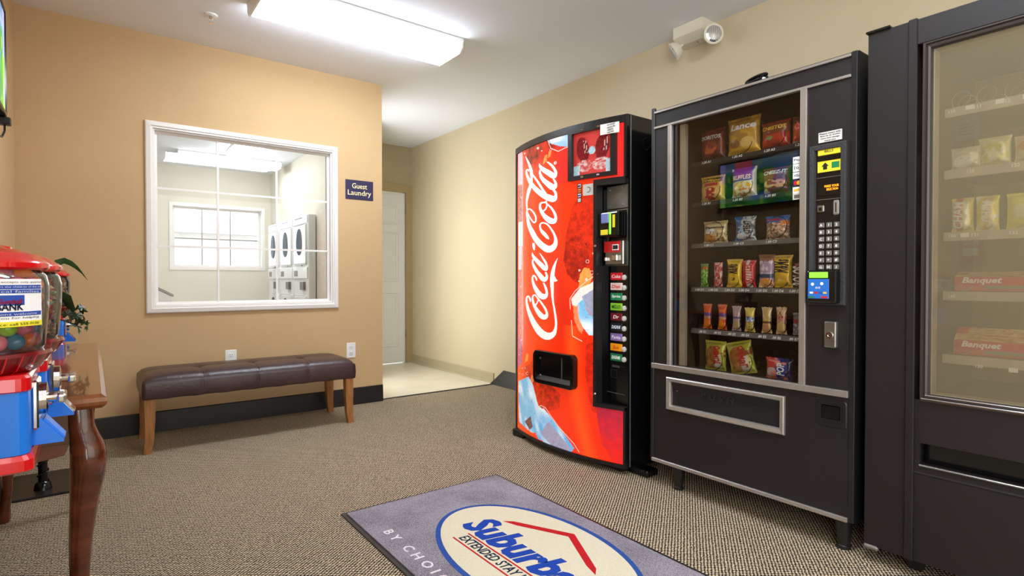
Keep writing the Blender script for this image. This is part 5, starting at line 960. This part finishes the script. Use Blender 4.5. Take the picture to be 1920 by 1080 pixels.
snack('candy_bar', 'yellow white and blue bar fourth in the bar row', 'E', 3, .018, (232, 212, 110), [('r', 0, .42, 1, .60, (205, 220, 240)), ('n', (60, 90, 170), 14, .62, .38, .66), ('e', .5, .2, .42, .2, (214, 190, 90)), ('n', (120, 90, 40), 14, .7, .0, .4)], nu=12, nv=36, cat='candy', flare=.2)
snack('candy_bar', 'pale tan nut bar fifth in the bar row', 'E', 4, .018, (208, 180, 110), [('r', 0, .38, 1, .46, (110, 60, 40)), ('e', .5, .18, .42, .18, (206, 150, 100)), ('n', (235, 220, 180), 10, .6, .5, 1)], nu=12, nv=36, cat='candy', flare=.2)
snack('candy_bar', 'tan and pink oat bar second from the right of the bar row', 'E', 5, .02, (214, 178, 134), [('r', 0, .48, 1, .68, (214, 140, 130)), ('e', .5, .25, .46, .22, (210, 176, 110)), ('n', (130, 60, 50), 14, .68, .4, 1)], nu=12, nv=36, cat='candy', flare=.1)
snack('candy_bar', 'grey foil bar with pink band beside the right trim of the bar row', 'E', 6, .018, (120, 122, 124), [('r', 0, .55, 1, .72, (170, 50, 80)), ('n', (200, 205, 208), 12, .58, 0, .5), ('n', (70, 60, 66), 9, .6, .7, 1)], nu=12, nv=36, cat='candy')
def bun(cxb): return [('n', (196, 200, 70), 5, .35, 0, 1), ('e', .45, .5, .36, .34, (176, 116, 56)), ('e', .40, .2, .26, .14, (206, 150, 84)), ('r', .55, .1, .85, .55, (232, 226, 214)), ('n', (150, 90, 40), 9, .66, .2, .8)]
snack('honey_bun', 'green wrapped honey bun at the left of the bottom row', 'F', 0, .04, (206, 206, 96), bun(0), ('JUMBO', .68, .55, .26, .6, 'print_red', True, -.1), roll=.0)
snack('honey_bun', 'tilted green wrapped honey bun in the middle of the bottom row', 'F', 1, .045, (210, 212, 110), bun(1), ('JUMBO', .66, .55, .26, .62, 'print_red', True, -.1), roll=-.22)
snack('toaster_pastry', 'blue and red toaster pastry pack at the right of the bottom row', 'F', 2, .035, (30, 60, 160), [('r', 0, 0, .42, 1, (214, 70, 60)), ('e', .25, .3, .22, .25, (230, 210, 205)), ('n', (240, 150, 140), 8, .6, 0, 1), ('r', .85, 0, 1, 1, (30, 34, 80))], ('POP', .62, .5, .36, .6, 'print_white', True))
cb = thing('coiled_cable', 'black coiled cable on top of the snack machine', 'cable', wpos(.48, 1.825, .10))
for q in range(4):
    part('cable_loop', tube(bmesh.new(), [(.028 * cos(a) * (1 - .1 * q), .045 * sin(a), .012 + .010 * q + .008 * sin(a + q)) for a in [2 * pi * i / 18 for i in range(19)]], .007, n=6), M['gloss_black'], cb, smooth=True)
part('cable_tag', B(-.03, .03, -.052, -.04, .0, .03, bev=.003), M['print_grey'], cb)

# ================================================================ frozen food machine
s3 = thing('frozen_food_machine', 'large black frozen food vending machine with milky-looking glass at the right edge of the photo', 'vending machine', (2.2, .829, 0), -pi / 2)
k = bmesh.new(); W_3 = .98; G0, G1 = .168, .72
box(k, 0, .149, .0, .85, .058, 1.866); box(k, G1 + .03, W_3, .012, .85, .058, 1.866)
box(k, .149, G1 + .03, .012, .85, .058, .385); box(k, .149, G1 + .03, .012, .85, 1.80, 1.866); box(k, .149, G1 + .03, .80, .85, .385, 1.80); box(k, .149, G1 + .03, .07, .8, .385, .60)
part('cabinet', k, M['black_m3'], s3)
part('door_stile', B(.124, .150, -.012, .0, .058, 1.868, bev=.003), M['black_m3'], s3)
part('door_rail', B(.150, W_3, -.012, .012, 1.778, 1.862, bev=.002), M['black_m3'], s3)
dlw = bmesh.new(); box(dlw, .150, W_3, -.002, .012, .059, .387); box(dlw, .150, W_3, -.002, .012, .459, .602); box(dlw, .150, .166, -.002, .012, .387, .459)
part('lower_door', dlw, M['black_m3'], s3)
part('control_column', B(G1 + .02, W_3, -.002, .012, .602, 1.778), M['black_m3'], s3)
part('slot_lip', B(.163, W_3 - .02, -.008, .004, .381, .388, bev=.002), M['steel'], s3)
part('slot_back', B(.166, W_3 - .02, .045, .06, .388, .46), M['gloss_black'], s3)
part('slot_shadow_groove', prism(bmesh.new(), [(-.0025, .352), (-.0045, .357), (-.0025, .362)], 'x', .14, W_3 - .02), M['black_m3'], s3)
part('top_cap', B(-.006, .07, -.01, .2, 1.866, 1.874, bev=.002), M['gloss_black'], s3)
part('corner_guard', B(-.004, .045, -.006, .03, .045, .062, bev=.006), M['steel'], s3)
wf = part('window_frame', picture_frame([(0, -.006), (.0, -.010), (.006, -.010), (.009, -.004), (.014, -.008), (.02, -.006), (.024, .012), (0, .012)], .166, G1 + .02, .600, 1.780), M['frame_dark'], s3)
part('sill_bead', B(.168, G1 + .015, -.014, -.006, .604, .611, bev=.002), M['chrome'], wf); part('sill_bead', B(.178, G1 + .01, -.010, -.004, .617, .622, bev=.002), M['chrome'], wf)
part('inner_gasket', frame_ring(bmesh.new(), .186, G1 + .002, .62, 1.762, .006, .012, .06), M['inner_alu'], s3)
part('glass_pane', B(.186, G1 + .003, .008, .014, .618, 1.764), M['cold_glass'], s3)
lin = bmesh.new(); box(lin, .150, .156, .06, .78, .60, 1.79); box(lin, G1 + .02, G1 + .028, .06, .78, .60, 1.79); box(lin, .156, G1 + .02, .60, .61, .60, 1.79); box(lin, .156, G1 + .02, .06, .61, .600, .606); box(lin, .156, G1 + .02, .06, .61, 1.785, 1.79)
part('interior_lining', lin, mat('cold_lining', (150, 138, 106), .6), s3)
part('interior_fill_lamp', lathe(bmesh.new(), [(.012, .64), (.012, 1.74)], cx=.70, cy=.05, n=10), mat('cold_fill_lamp', (255, 236, 190), .4, emit=5), s3)  # unseen lamp added to brighten the freezer interior
for x, y in ((.135, .08), (.86, .08), (.135, .78), (.86, .78)):
    part('leg', loft(bmesh.new(), [[(x - h, y - h, z), (x + h, y - h, z), (x + h, y + h, z), (x - h, y + h, z)] for h, z in ((.032, .058), (.028, .05), (.018, 0))]), M['black_m3'], s3)
r3 = {'110': 1.580, '120': 1.372, '130': 1.162, '140': .962, '150': .748}
for z in r3.values():
    tr = part('tray', B(.190, .735, .13, .58, z - .006, z - .001), mat('cold_tray', (178, 166, 132), .5), s3)
    part('price_strip', B(.190, .735, .122, .13, z - .03, z + .0), M['inner_alu'], tr)
def lab3(s, x, z, h=.011): text('slot_number', s, M['print_white'], s3, height=h, loc=(x, .1212, z), bold=.02)
def chip3(x, z): part('price_chip', B(x - .011, x + .011, .119, .1215, z - .007, z + .007), M['print_white'], s3)
for i, x in enumerate((.222, .290, .362, .43, .50, .57)): coil(s3, x, r3['110'] + .032, .030, .135, .5, .07, M['wire_light'], r=.0012); lab3('11%d' % i, x - .012, r3['110'] - .012)
for x in (.258, .335, .40): chip3(x, r3['110'] - .010)
for i, x in enumerate((.237, .300, .40, .48)): coil(s3, x, r3['120'] + .030, .028, .135, .5, .07, M['wire_light'], r=.0012)
lab3('120', .262, r3['120'] - .012); lab3('122', .375, r3['120'] - .010)
for i, x in enumerate((.232, .290, .375, .44)): coil(s3, x, r3['130'] + .030, .027, .135, .5, .07, M['wire_light'], r=.0012)
for s, x in (('130', .215), ('131', .275), ('132', .372)): lab3(s, x, r3['130'] - .012)
chip3(.248, r3['130'] - .012)
for rw in ('140', '150'):
    for x in (.238, .43): coil(s3, x, r3[rw] + .034, .032, .135, .5, .08, M['wire_light'], r=.0014)
lab3('140', .215, r3['140'] - .016); lab3('150', .29, r3['150'] - .030); chip3(.375, r3['150'] - .032)
def cpos(x, z, y): return (2.2 + y, .829 - x, z)
G3 = 'food packs in the frozen food machine'
packet('salad_pack', 'clear pack with a white filling at the left of the second frozen row', .085, .075, .03, (214, 206, 184), [('e', .45, .35, .36, .3, (240, 238, 232)), ('n', (200, 190, 160), 8, .6, .5, 1)], cpos(.240, r3['120'] + .001, .165), -pi / 2, G3, cat='food pack', nu=18, nv=20)
packet('sandwich_pack', 'yellow green sandwich pack second in the second frozen row', .085, .095, .03, (214, 208, 150), [('e', .45, .45, .36, .34, (190, 196, 60)), ('e', .5, .35, .2, .16, (236, 230, 200)), ('n', (228, 222, 190), 8, .62, 0, 1)], cpos(.315, r3['120'] + .001, .165), -pi / 2, G3, cat='food pack', nu=18, nv=20)
packet('burger_pack', 'orange tan sandwich pack at the right edge of the second frozen row', .10, .085, .04, (224, 196, 156), [('e', .5, .6, .42, .2, (216, 150, 84)), ('r', 0, 0, 1, .35, (226, 214, 186))], cpos(.412, r3['120'] + .001, .165), -pi / 2, G3, cat='food pack', nu=18, nv=20)
packet('burrito_pack', 'red and yellow burrito pack at the left of the third frozen row', .062, .115, .03, (232, 214, 120), [('r', .2, 0, .5, 1, (200, 110, 60)), ('r', .62, .1, .8, .9, (240, 238, 226))], cpos(.232, r3['130'] + .001, .165), -pi / 2, G3, ('CHAM', .34, .5, .24, .8, 'print_white', True), cat='food pack', nu=16, nv=28)
packet('burrito_pack', 'yellow burrito pack second in the third frozen row', .062, .115, .03, (236, 220, 110), [('r', .35, .0, .75, 1, (226, 196, 140)), ('n', (245, 240, 220), 6, .6, 0, 1)], cpos(.298, r3['130'] + .001, .165), -pi / 2, G3, ('CHAM', .5, .55, .24, .6, 'print_white', True), cat='food pack', nu=16, nv=28)
packet('burrito_pack', 'yellow burrito pack at the right edge of the third frozen row', .08, .115, .03, (232, 222, 96), [('e', .5, .5, .3, .2, (236, 236, 190))], cpos(.385, r3['130'] + .001, .165), -pi / 2, G3, cat='food pack', nu=16, nv=28)
def dinner(label, row, noodles):
    z = r3[row] + .001
    t = thing('frozen_dinner', label, 'food box', cpos(.213, z, .15), -pi / 2, 'boxed frozen dinners')
    part('carton', B(0, .26, 0, .18, 0, .045, bev=.002), mat('carton_red_%s' % row, (204, 96, 80), .5), t)
    def food(u, v):
        n = vn(u * 22 + 6 * vn(u * 9, v * 9, 4), v * 46, 3); c = mixc(CR(190, 120, 60), CR(236, 206, 150), (n - .2) * 1.6)
        if v > .5 and u < .12: c = CR(205, 70, 60)
        return c if v > .08 else CR(214, 90, 80)
    grid('food_print', 60, 20, lambda u, v: (.001 + .258 * u, -.001 + .05 * v, .0455 + .045 * v if noodles else .0455 + .02 * v), food, M['vprint'], t)
    part('brand_panel', B(.002, .258, -.002, 0, .020, .046), M['print_red'], t)
    text('lettering', 'Banquet', M['print_white'], t, width=.105, height=.026, loc=(.075, -.0028, .034), shear=.25, bold=.03)
    part('grey_band', B(.085, .258, -.003, -.001, .008, .020), mat('carton_grey_%s' % row, (140, 134, 104), .5), t)
dinner('red frozen dinner box on the lower middle freezer tray', '140', False)
dinner('red frozen dinner box with noodle picture on the lowest freezer tray', '150', True)
# ================================================================ side table with cabriole legs
tb_ = thing('side_table', 'polished brown wooden side table with cabriole legs along the left wall', 'table', (-.155, 2.42, 0))
TX0, TX1, TY0, TY1 = -.185, .185, -.722, .712     # local
tm = bmesh.new()
pr3 = [(0, .685), (.004, .688), (.010, .694), (.012, .702), (.010, .712), (.0, .720)]
loops = [[(TX0 - d, TY0 - d, z), (TX1 + d, TY0 - d, z), (TX1 + d, TY1 + d, z), (TX0 - d, TY1 + d, z)] for d, z in [(-.012, .685)] + [(d - .012, z) for d, z in pr3]]
part('tabletop', loft(tm, loops), M['walnut_top'], tb_)
part('apron', B(TX0 + .03, TX1 - .06, TY0 + .035, TY0 + .055, .60, .686), M['walnut'], tb_)
part('apron', B(TX0 + .03, TX1 - .06, TY1 - .055, TY1 - .035, .60, .686), M['walnut'], tb_)
part('apron', B(TX1 - .065, TX1 - .045, TY0 + .055, TY1 - .055, .60, .686), M['walnut'], tb_)
part('apron', B(TX0 + .02, TX0 + .04, TY0 + .055, TY1 - .055, .60, .686), M['walnut'], tb_)
part('apron_rail', prism(bmesh.new(), [(TX0 + .06, .602), (TX1 - .075, .602), (TX1 - .085, .575), (0, .562), (TX0 + .08, .575)], 'y', TY0 + .030, TY0 + .052), M['walnut'], tb_)
for sx in (-1, 1):
    for sy in (-1, 1):
        cx_ = (TX1 - .052) if sx > 0 else (TX0 + .052); cy_ = (TY1 - .05) if sy > 0 else (TY0 + .05)
        prof4 = [(.686, .026, -.002), (.64, .027, 0), (.615, .030, .006), (.59, .036, .012), (.56, .038, .014), (.52, .036, .012), (.45, .030, .004), (.35, .024, -.004), (.22, .019, -.008), (.12, .017, -.004), (.06, .019, .004), (.03, .027, .012), (.012, .030, .016), (0, .026, .016)]
        secs = []
        for z, r, o in prof4:
            n = 16; e = 3.5 if z > .6 else 2.2
            s = []
            for i in range(n):
                a = 2 * pi * i / n + pi / n; c_, s__ = cos(a), sin(a); rr_ = r / (abs(c_) ** e + abs(s__) ** e) ** (1 / e)
                s.append((cx_ + sx * o + rr_ * c_, cy_ + sy * o + rr_ * s__, z))
            secs.append(s)
        part('leg', loft(bmesh.new(), secs), M['walnut'], tb_, smooth=True)

# ================================================================ gumball machines
GC = {'pink': (246, 120, 150), 'blue': (24, 134, 178), 'orange': (250, 130, 24), 'lime': (150, 205, 30), 'yellow': (248, 214, 60), 'white': (244, 240, 236), 'purple': (130, 50, 110)}
gm_ = {}
for n_, c_ in GC.items():
    b = bmesh.new(); bmesh.ops.create_uvsphere(b, u_segments=14, v_segments=9, radius=.0142)
    me = bpy.data.meshes.new('gumball'); b.to_mesh(me); b.free(); me.polygons.foreach_set('use_smooth', [True] * len(me.polygons))
    me.materials.append(mat('gum_%s' % n_, c_, .12, coat=.6)); gm_[n_] = me
def candy_mix(name, parent, r, z0, z1, seed, n=420):
    rd = random.Random(seed); vs, fs, cs3 = [], [], []
    cc = [CR(246, 214, 110), CR(240, 160, 110), CR(214, 70, 90), CR(120, 200, 150), CR(246, 236, 170), CR(180, 110, 160)]
    for _ in range(n):
        a = rd.uniform(0, 2 * pi); rr = r * sqrt(rd.uniform(.72, 1)) ; z = rd.uniform(z0, z1)
        if rd.random() < .15: rr = r * sqrt(rd.random()); z = z1 - rd.uniform(0, .01)
        s = .0075; cx_, cy_ = rr * cos(a), rr * sin(a); c = rd.choice(cc); b0 = len(vs)
        R = Matrix.Rotation(rd.uniform(0, 3), 3, Vector((rd.random(), rd.random(), rd.random() + .1)).normalized())
        for p in ((1, 0, 0), (-1, 0, 0), (0, 1, 0), (0, -1, 0), (0, 0, .7), (0, 0, -.7)):
            q = R @ Vector(p) * s; vs.append((cx_ + q.x, cy_ + q.y, z + q.z)); cs3.append(c)
        for f in ((0, 2, 4), (2, 1, 4), (1, 3, 4), (3, 0, 4), (2, 0, 5), (1, 2, 5), (3, 1, 5), (0, 3, 5)): fs.append(tuple(b0 + t for t in f))
    me = bpy.data.meshes.new(name); me.from_pydata(vs, [], fs); setcol(me, cs3); me.polygons.foreach_set('use_smooth', [True] * len(fs))
    o = link(name, me, M['vgloss'], parent); o['kind'] = 'stuff'; return o
def gumball_machine(label, x, y, kind):
    t = thing('gumball_machine', label, 'gumball machine', (x, y, 0), 0, 'gumball machines in a row by the left wall')
    R = .104
    lid = part('lid', lathe(bmesh.new(), [(.106, 1.018), (.110, 1.022), (.110, 1.030), (.104, 1.036), (.100, 1.037), (.092, 1.046), (.082, 1.048), (.07, 1.054), (.055, 1.055), (.045, 1.060), (.028, 1.062), (.026, 1.070), (.015, 1.073), (.001, 1.074)], n=40), M['red_plastic'], t, smooth=True)
    part('lid_lock', lathe(bmesh.new(), [(.010, 1.073), (.009, 1.080), (.001, 1.081)], n=14), M['chrome'], lid)
    g = part('globe', lathe(bmesh.new(), [(.098, .873), (.103, .885), (.1085, .95), (.1095, .99), (.106, 1.008), (.098, 1.018)], n=48, cap=False), M['globe'], t, smooth='all')
    c = part('collar', lathe(bmesh.new(), [(.085, .838), (.098, .846), (.108, .862), (.113, .870), (.111, .876), (.098, .877), (.04, .862), (.001, .860)], n=48, cap=False), M['dark_red'], t, smooth=True)
    rbm = bmesh.new()
    for i in range(30):
        a = 2 * pi * i / 30; d = Vector((cos(a), sin(a))); n_ = Vector((-sin(a), cos(a))) * .0011
        q = [(.088, .839), (.102, .846), (.112, .862), (.117, .872)]
        for (r0, z0), (r1, z1) in zip(q, q[1:]):
            v4 = [rbm.verts.new((d.x * r0 + n_.x, d.y * r0 + n_.y, z0)), rbm.verts.new((d.x * r0 - n_.x, d.y * r0 - n_.y, z0)), rbm.verts.new((d.x * r1 - n_.x, d.y * r1 - n_.y, z1)), rbm.verts.new((d.x * r1 + n_.x, d.y * r1 + n_.y, z1))]
            rbm.faces.new(v4)
    part('collar_ribs', rbm, M['red_plastic'], c)
    # body: rounded square prism
    def rsq(h, z, r=.02):
        return [(px, py, z) for px, py in rrect(-h, h, -h, h, r, 4)]
    part('body', loft(bmesh.new(), [rsq(.078, .700), rsq(.084, .705), rsq(.084, .812), rsq(.080, .816)]), M['blue_plastic'], t)
    part('top_band', loft(bmesh.new(), [rsq(.083, .810), rsq(.087, .813), rsq(.087, .834), rsq(.082, .840), rsq(.06, .842)]), M['red_plastic'], t)
    part('base_band', loft(bmesh.new(), [rsq(.082, .674), rsq(.090, .678), rsq(.090, .696), rsq(.086, .704), rsq(.07, .705)]), M['red_plastic'], t)
    # coin mechanism on the room side (+x)
    cm = part('coin_mechanism', B(.084, .094, -.035, .035, .735, .822, bev=.003), M['chrome'], t)
    part('mechanism_ring', lathe(bmesh.new(), [(.028, .094), (.028, .104), (.018, .106)], n=20, axis='x', cy=0, cz=.785), M['chrome'], cm)
    part('crank', lathe(bmesh.new(), [(.009, .104), (.009, .122), (.012, .122), (.012, .128)], n=12, axis='x', cy=0, cz=.785), M['chrome'], cm)
    part('crank_handle', B(.118, .132, -.03, .03, .777, .793, bev=.004, seg=2), M['chrome'], cm)
    ch = part('chute', prism(bmesh.new(), [(.084, .775 - .02), (.098, .750), (.126, .713), (.128, .706), (.084, .706)], 'y', -.026, .026), M['blue_plastic'], t)
    fl = prism(bmesh.new(), [(.099, .748), (.127, .712), (.130, .714), (.102, .752)], 'y', -.02, .02)
    part('chute_flap', fl, M['blue_plastic'] if kind == 1 else M['chrome'], ch)
    px_ = -.075 if kind < 3 else 0
    part('stand_pole', lathe(bmesh.new(), [(.04, .674), (.04, .650), (.018, .645), (.018, .05), (.03, .04), (.035, .012)] , cx=px_, n=16), M['gloss_black'], t, smooth=True)
    hb = bmesh.new()
    tube(hb, [(px_ + .021 * cos(a), .021 * sin(a), .05 + .595 * a / (2 * pi * 12)) for a in [2 * pi * 12 * i / 140 for i in range(141)]], .004, n=5)
    part('pole_twist', hb, M['gloss_black'], t)
    part('stand_base', B(-.145, .14, -.10 if kind < 3 else -.105, .10 if kind < 3 else .30, .0, .012, bev=.003), M['vinyl'], t)
    if kind > 1: candy_mix('candy', t, .094, .885, .985, kind)
    return t
g1 = gumball_machine('nearest red and blue gumball machine with a white service label on its globe', -.170, 1.33, 1)
gumball_machine('red and blue candy machine right behind the nearest gumball machine', -.160, 1.575, 2)
gumball_machine('red and blue candy machine standing beyond the far end of the side table', -.190, 3.44, 3)
# label on the nearest globe, wrapped round it facing the room entrance
def wrapf(z0, off=.0012):
    def f(co):
        z = z0 + co.y; r = .1105 + off; a = -pi / 2 + .60 + co.x / r
        return Vector((r * cos(a), r * sin(a), z))
    return f
def wpatch(name, x0, x1, z0, z1, m, off, parent):
    bm = bmesh.new(); n = 14; A = []
    for i in range(n + 1):
        x = x0 + (x1 - x0) * i / n; r = .1105 + off; a = -pi / 2 + .60 + x / r
        A.append((bm.verts.new((r * cos(a), r * sin(a), z0)), bm.verts.new((r * cos(a), r * sin(a), z1))))
    for p, q in zip(A, A[1:]): bm.faces.new((p[0], q[0], q[1], p[1]))
    return part(name, bm, m, parent)
gl_ = wpatch('service_label', -.115, .058, .922, 1.002, M['print_white'], .0006, g1)
wpatch('label_band', -.115, .056, .985, .992, M['print_blue'], .001, gl_); wpatch('label_band', -.115, .056, .978, .984, M['print_blue'], .001, gl_)
wpatch('label_band', -.115, .056, .940, .947, M['print_blue'], .001, gl_); wpatch('label_band', -.115, .058, .922, .931, M['print_yellow'], .001, gl_)
wpatch('label_logo', -.022, .022, .958, .975, M['print_blue'], .001, gl_)
text('lettering', 'BANK', M['print_navy'], gl_, width=.040, height=.012, warp=wrapf(.9555, .0014), rot=(0, 0, 0), bold=.03)
text('lettering', 'Gumball', M['print_red'], gl_, width=.036, height=.008, warp=wrapf(.9645, .0018), rot=(0, 0, 0), bold=.02, shear=.2)
for s, z, w_, mm in (('This machine accepts only quarters', .9965, .12, 'print_black'), ('Proceeds support the children of this area', .9885, .12, 'print_white'), ('and local families', .981, .10, 'print_white'), ('Donations welcome', .9435, .09, 'print_white'), ('Thank you for helping', .9365, .10, 'print_black'), ('For Service: call 555 0100', .9265, .10, 'print_black')):
    text('lettering', s, M[mm], gl_, width=w_, height=.0042, warp=wrapf(z, .0016), rot=(0, 0, 0))
def view_px(x, y):
    fx, fy = sin(radians(36.98)), cos(radians(36.98)); return 960 + 1048 * (x * fy - y * fx) / (x * fx + y * fy)
ORD = ['rightmost', 'second from the right', 'third from the right', 'fourth from the right', 'fifth from the right']
SEEN = {0: ['pink', 'orange', 'blue', 'orange', 'blue'], 1: ['purple', 'blue', 'pink', 'lime', 'orange']}
def ring_info(lv, N, rad):
    L = []
    for i in range(N):
        a = 2 * pi * (i + .5 * (lv % 2)) / N + .03 * hsh(i, lv); x, y = -.170 + rad * cos(a), 1.33 + rad * sin(a)
        if y < 1.33 + .25 * rad and view_px(x, y) > 0: L.append((-view_px(x, y), i))
    return {i: k for k, (p, i) in enumerate(sorted(L)[:5])}
# gumballs, one object each, in rings against the globe
order = ['orange', 'blue', 'pink', 'lime', 'blue', 'orange', 'pink', 'yellow', 'white', 'pink', 'blue', 'purple']
cnt = 0; ADJ = {n: n for n in GC}
for lv in range(5):
    z = .894 + .0245 * lv; rad = .0835 + (.0035 if lv > 1 else .0015 * lv)
    N = 18; info = ring_info(lv, N, rad)
    for i in range(N):
        a = 2 * pi * (i + .5 * (lv % 2)) / N + .03 * hsh(i, lv)
        c = order[int(hsh(i, lv, 5) * 11.99)]
        if lv < 2 and i in info: c = SEEN[lv][info[i]]
        o = bpy.data.objects.new('gumball', gm_[c]); COL.objects.link(o)
        o.location = (-.170 + rad * cos(a), 1.33 + rad * sin(a), z)
        if i in info:
            tag(o, '%s gumball %s against the glass of the nearest globe, %s layer' % (c, ORD[info[i]], ('bottom', 'second', 'third', 'fourth', 'top')[lv]), 'gumball', 'gumballs in the nearest globe')
        else: tag(o, '%s gumball hidden among the others inside the nearest globe' % c, 'gumball', '%s gumballs in the nearest globe' % c)
for i in range(13):
    rr_, a = (.052, 2 * pi * i / 10) if i < 10 else (.018, 2 * pi * i / 3)
    c = order[int(hsh(i, 77) * 11.99)]; o = bpy.data.objects.new('gumball', gm_[c]); COL.objects.link(o)
    o.location = (-.170 + rr_ * cos(a), 1.33 + rr_ * sin(a), .992)
    tag(o, '%s gumball on top of the pile inside the nearest globe' % c, 'gumball', '%s gumballs on top of the pile' % c)

# ================================================================ plant on the table
pl = thing('potted_plant', 'potted plant with long arching leaves and trailing ivy on the side table', 'plant', (-.20, 2.66, .72))
part('pot', lathe(bmesh.new(), [(.045, 0), (.05, .004), (.062, .075), (.066, .077), (.066, .09), (.058, .09), (.055, .07), (.001, .07)], n=24), mat('terracotta', (110, 60, 40), .6), pl, smooth=True)
def blade(pts, wmax, fold=.25, name='long_leaf', m='leaf'):
    bm = bmesh.new(); pts = [Vector(p) for p in pts]; n = len(pts); rows = []
    for i, p in enumerate(pts):
        d = (pts[min(i + 1, n - 1)] - pts[max(0, i - 1)]).normalized(); s = d.cross(Vector((0, 0, 1)));
        s = s.normalized() if s.length > .05 else Vector((0, 1, 0)); up = s.cross(d)
        s, up = s * .45 + up * .89, up * .45 - s * .89; t = i / (n - 1); w_ = wmax * (sin(pi * min(1, t * 1.02 + .04)) ** .7) if t < 1 else 0.0005
        rows.append([bm.verts.new(p + s * w_ + up * w_ * fold), bm.verts.new(p), bm.verts.new(p - s * w_ + up * w_ * fold)])
    for a, b in zip(rows, rows[1:]):
        bm.faces.new((a[0], a[1], b[1], b[0])); bm.faces.new((a[1], a[2], b[2], b[1]))
    return part(name, bm, M[m], pl, smooth='all')
def arc(az, reach, up, droop, n=12):
    return [(reach * t * cos(az), reach * t * sin(az), .09 + up * sin(pi * .5 * min(1, t * 1.5)) - droop * max(0, t - .55) ** 2 * 5) for t in [i / (n - 1) for i in range(n)]]
for az, re_, up_, dr_ in ((.05, .19, .265, .075), (1.2, .2, .25, .1), (2.4, .12, .27, .08), (-1.1, .14, .22, .08), (.5, .135, .2, .12), (-2.3, .12, .24, .1), (1.9, .15, .2, .1)):
    blade(arc(az, re_, up_, dr_), .014)
blade([(.05, 0, .24), (.09, -.005, .235), (.125, -.008, .21), (.14, -.01, .17), (.142, -.012, .13)], .02, m='leaf_dark')
def ivy_leaf(p, s, az, tilt, m='leaf_dark'):
    bm = bmesh.new(); out = [(0, 0), (.35, -.25), (.75, -.3), (.6, .05), (1.0, .25), (.5, .4), (.3, .95), (.0, .55), (-.3, .95), (-.5, .4), (-1.0, .25), (-.6, .05), (-.75, -.3), (-.35, -.25)]
    c = bm.verts.new((0, .2 * s, .12 * s)); vs = [bm.verts.new((x * s, y * s, 0)) for x, y in out]
    for i in range(len(vs)): bm.faces.new((c, vs[i], vs[(i + 1) % len(vs)]))
    o = part('ivy_leaf', bm, M[m], pl, loc=p, rot=(tilt, random.uniform(-.5, .5), az)); return o
for i in range(22):
    t = hsh(i, 1); x = .06 + .125 * t; z = .165 - .085 * t * hsh(i, 4) + .05 * (hsh(i, 2) - .5)
    ivy_leaf((x, -.05 + .1 * hsh(i, 3), max(.02, z)), .016 + .010 * hsh(i, 6), hsh(i, 7) * 6.28, 1.2 + .8 * (hsh(i, 8) - .5), 'leaf_dark' if i % 3 else 'leaf')
for q in ((0, .02), (.03, -.02), (-.03, .0)):
    part('ivy_stem', tube(bmesh.new(), [(.03, q[0], .08), (.08, q[0] + q[1], .14), (.12, q[1], .13), (.17, q[1], .10)], .0018, n=5), M['leaf_dark'], pl)

# ================================================================ television on the left wall
tv = thing('television', 'wall-mounted television at the top left edge showing a green picture', 'television', (LX, 2.645, 1.865), pi / 2)
# local x = along +Y world, local -y = into the room (+X)
part('tv_back', loft(bmesh.new(), [[(-.34, -.055, -.20), (.34, -.055, -.20), (.34, -.055, .20), (-.34, -.055, .20)], [(-.25, -.025, -.13), (.25, -.025, -.13), (.25, -.025, .13), (-.25, -.025, .13)]]), M['black'], tv)
part('tv_bezel', picture_frame([(0, -.055), (0, -.084), (.003, -.088), (.016, -.088), (.018, -.082), (.018, -.055)], -.375, .375, -.215, .215), M['gloss_black'], tv)
def tv_col(u, v):
    n = vn(u * 7, v * 5, 1); n2 = vn(u * 16, v * 12, 2)
    c = mixc(CR(20, 70, 40), CR(60, 150, 60), n); c = mixc(c, CR(40, 90, 190), (vn(u * 5 + 3, v * 6, 7) - .62) * 3)
    c = mixc(c, CR(170, 200, 70), (n2 - .65) * 2.2); 
    if v > .80: c = mixc(c, CR(80, 80, 150), .6)
    if v > .62 and .55 < u < .8: c = mixc(c, CR(210, 60, 60), .7)
    if u > .93: c = mixc(c, CR(150, 140, 220) if v > .55 else CR(150, 200, 80), .6)
    return c
tsm = vmat('tv_screen', .15, .5, emit=2.2)
grid('tv_screen', 60, 36, lambda u, v: (-.357 + .714 * u, -.083, -.197 + .394 * v), tv_col, tsm, tv)
part('wall_bracket', B(-.1, .1, -.026, 0, -.1, .1, bev=.004), M['metal_grey'], tv)
part('cable_plug', B(.345, .385, -.10, -.06, -.245, -.216, bev=.003), M['vinyl'], tv)
part('tv_cable', tube(bmesh.new(), [(.37, -.08, -.24), (.365, -.08, -.27), (.33, -.075, -.30), (.25, -.07, -.31), (.12, -.05, -.30), (0, -.02, -.25), (0, -.015, -.1)], .004), M['vinyl'], tv)

# ================================================================ things on the left wall seen only as reflections
fp = thing('fire_pull_station', 'red fire alarm pull station on the left wall seen reflected in the freezer glass', 'fire alarm', (LX, 1.15, 1.20), pi / 2)
part('alarm_box', B(-.06, .06, -.045, 0, -.08, .08, bev=.004), mat('alarm_red', (200, 20, 24), .3), fp)
text('lettering', 'FIRE', M['print_white'], fp, width=.085, height=.03, loc=(0, -.0458, .05), bold=.02)
part('pull_handle', B(-.04, .04, -.055, -.044, -.035, .015, bev=.004), M['print_white'], fp)
ws = thing('wall_chime', 'small grey wall chime above the pull station seen in the freezer glass', 'wall chime', (LX, 1.18, 2.02), pi / 2)
part('chime_box', B(-.06, .06, -.05, 0, -.07, .06, bev=.004), M['print_grey'], ws)
gb = bmesh.new()
for i in range(4): box(gb, -.04, .04, -.053, -.049, -.04 + .022 * i, -.032 + .022 * i)
part('chime_grille', gb, M['print_black'], ws)
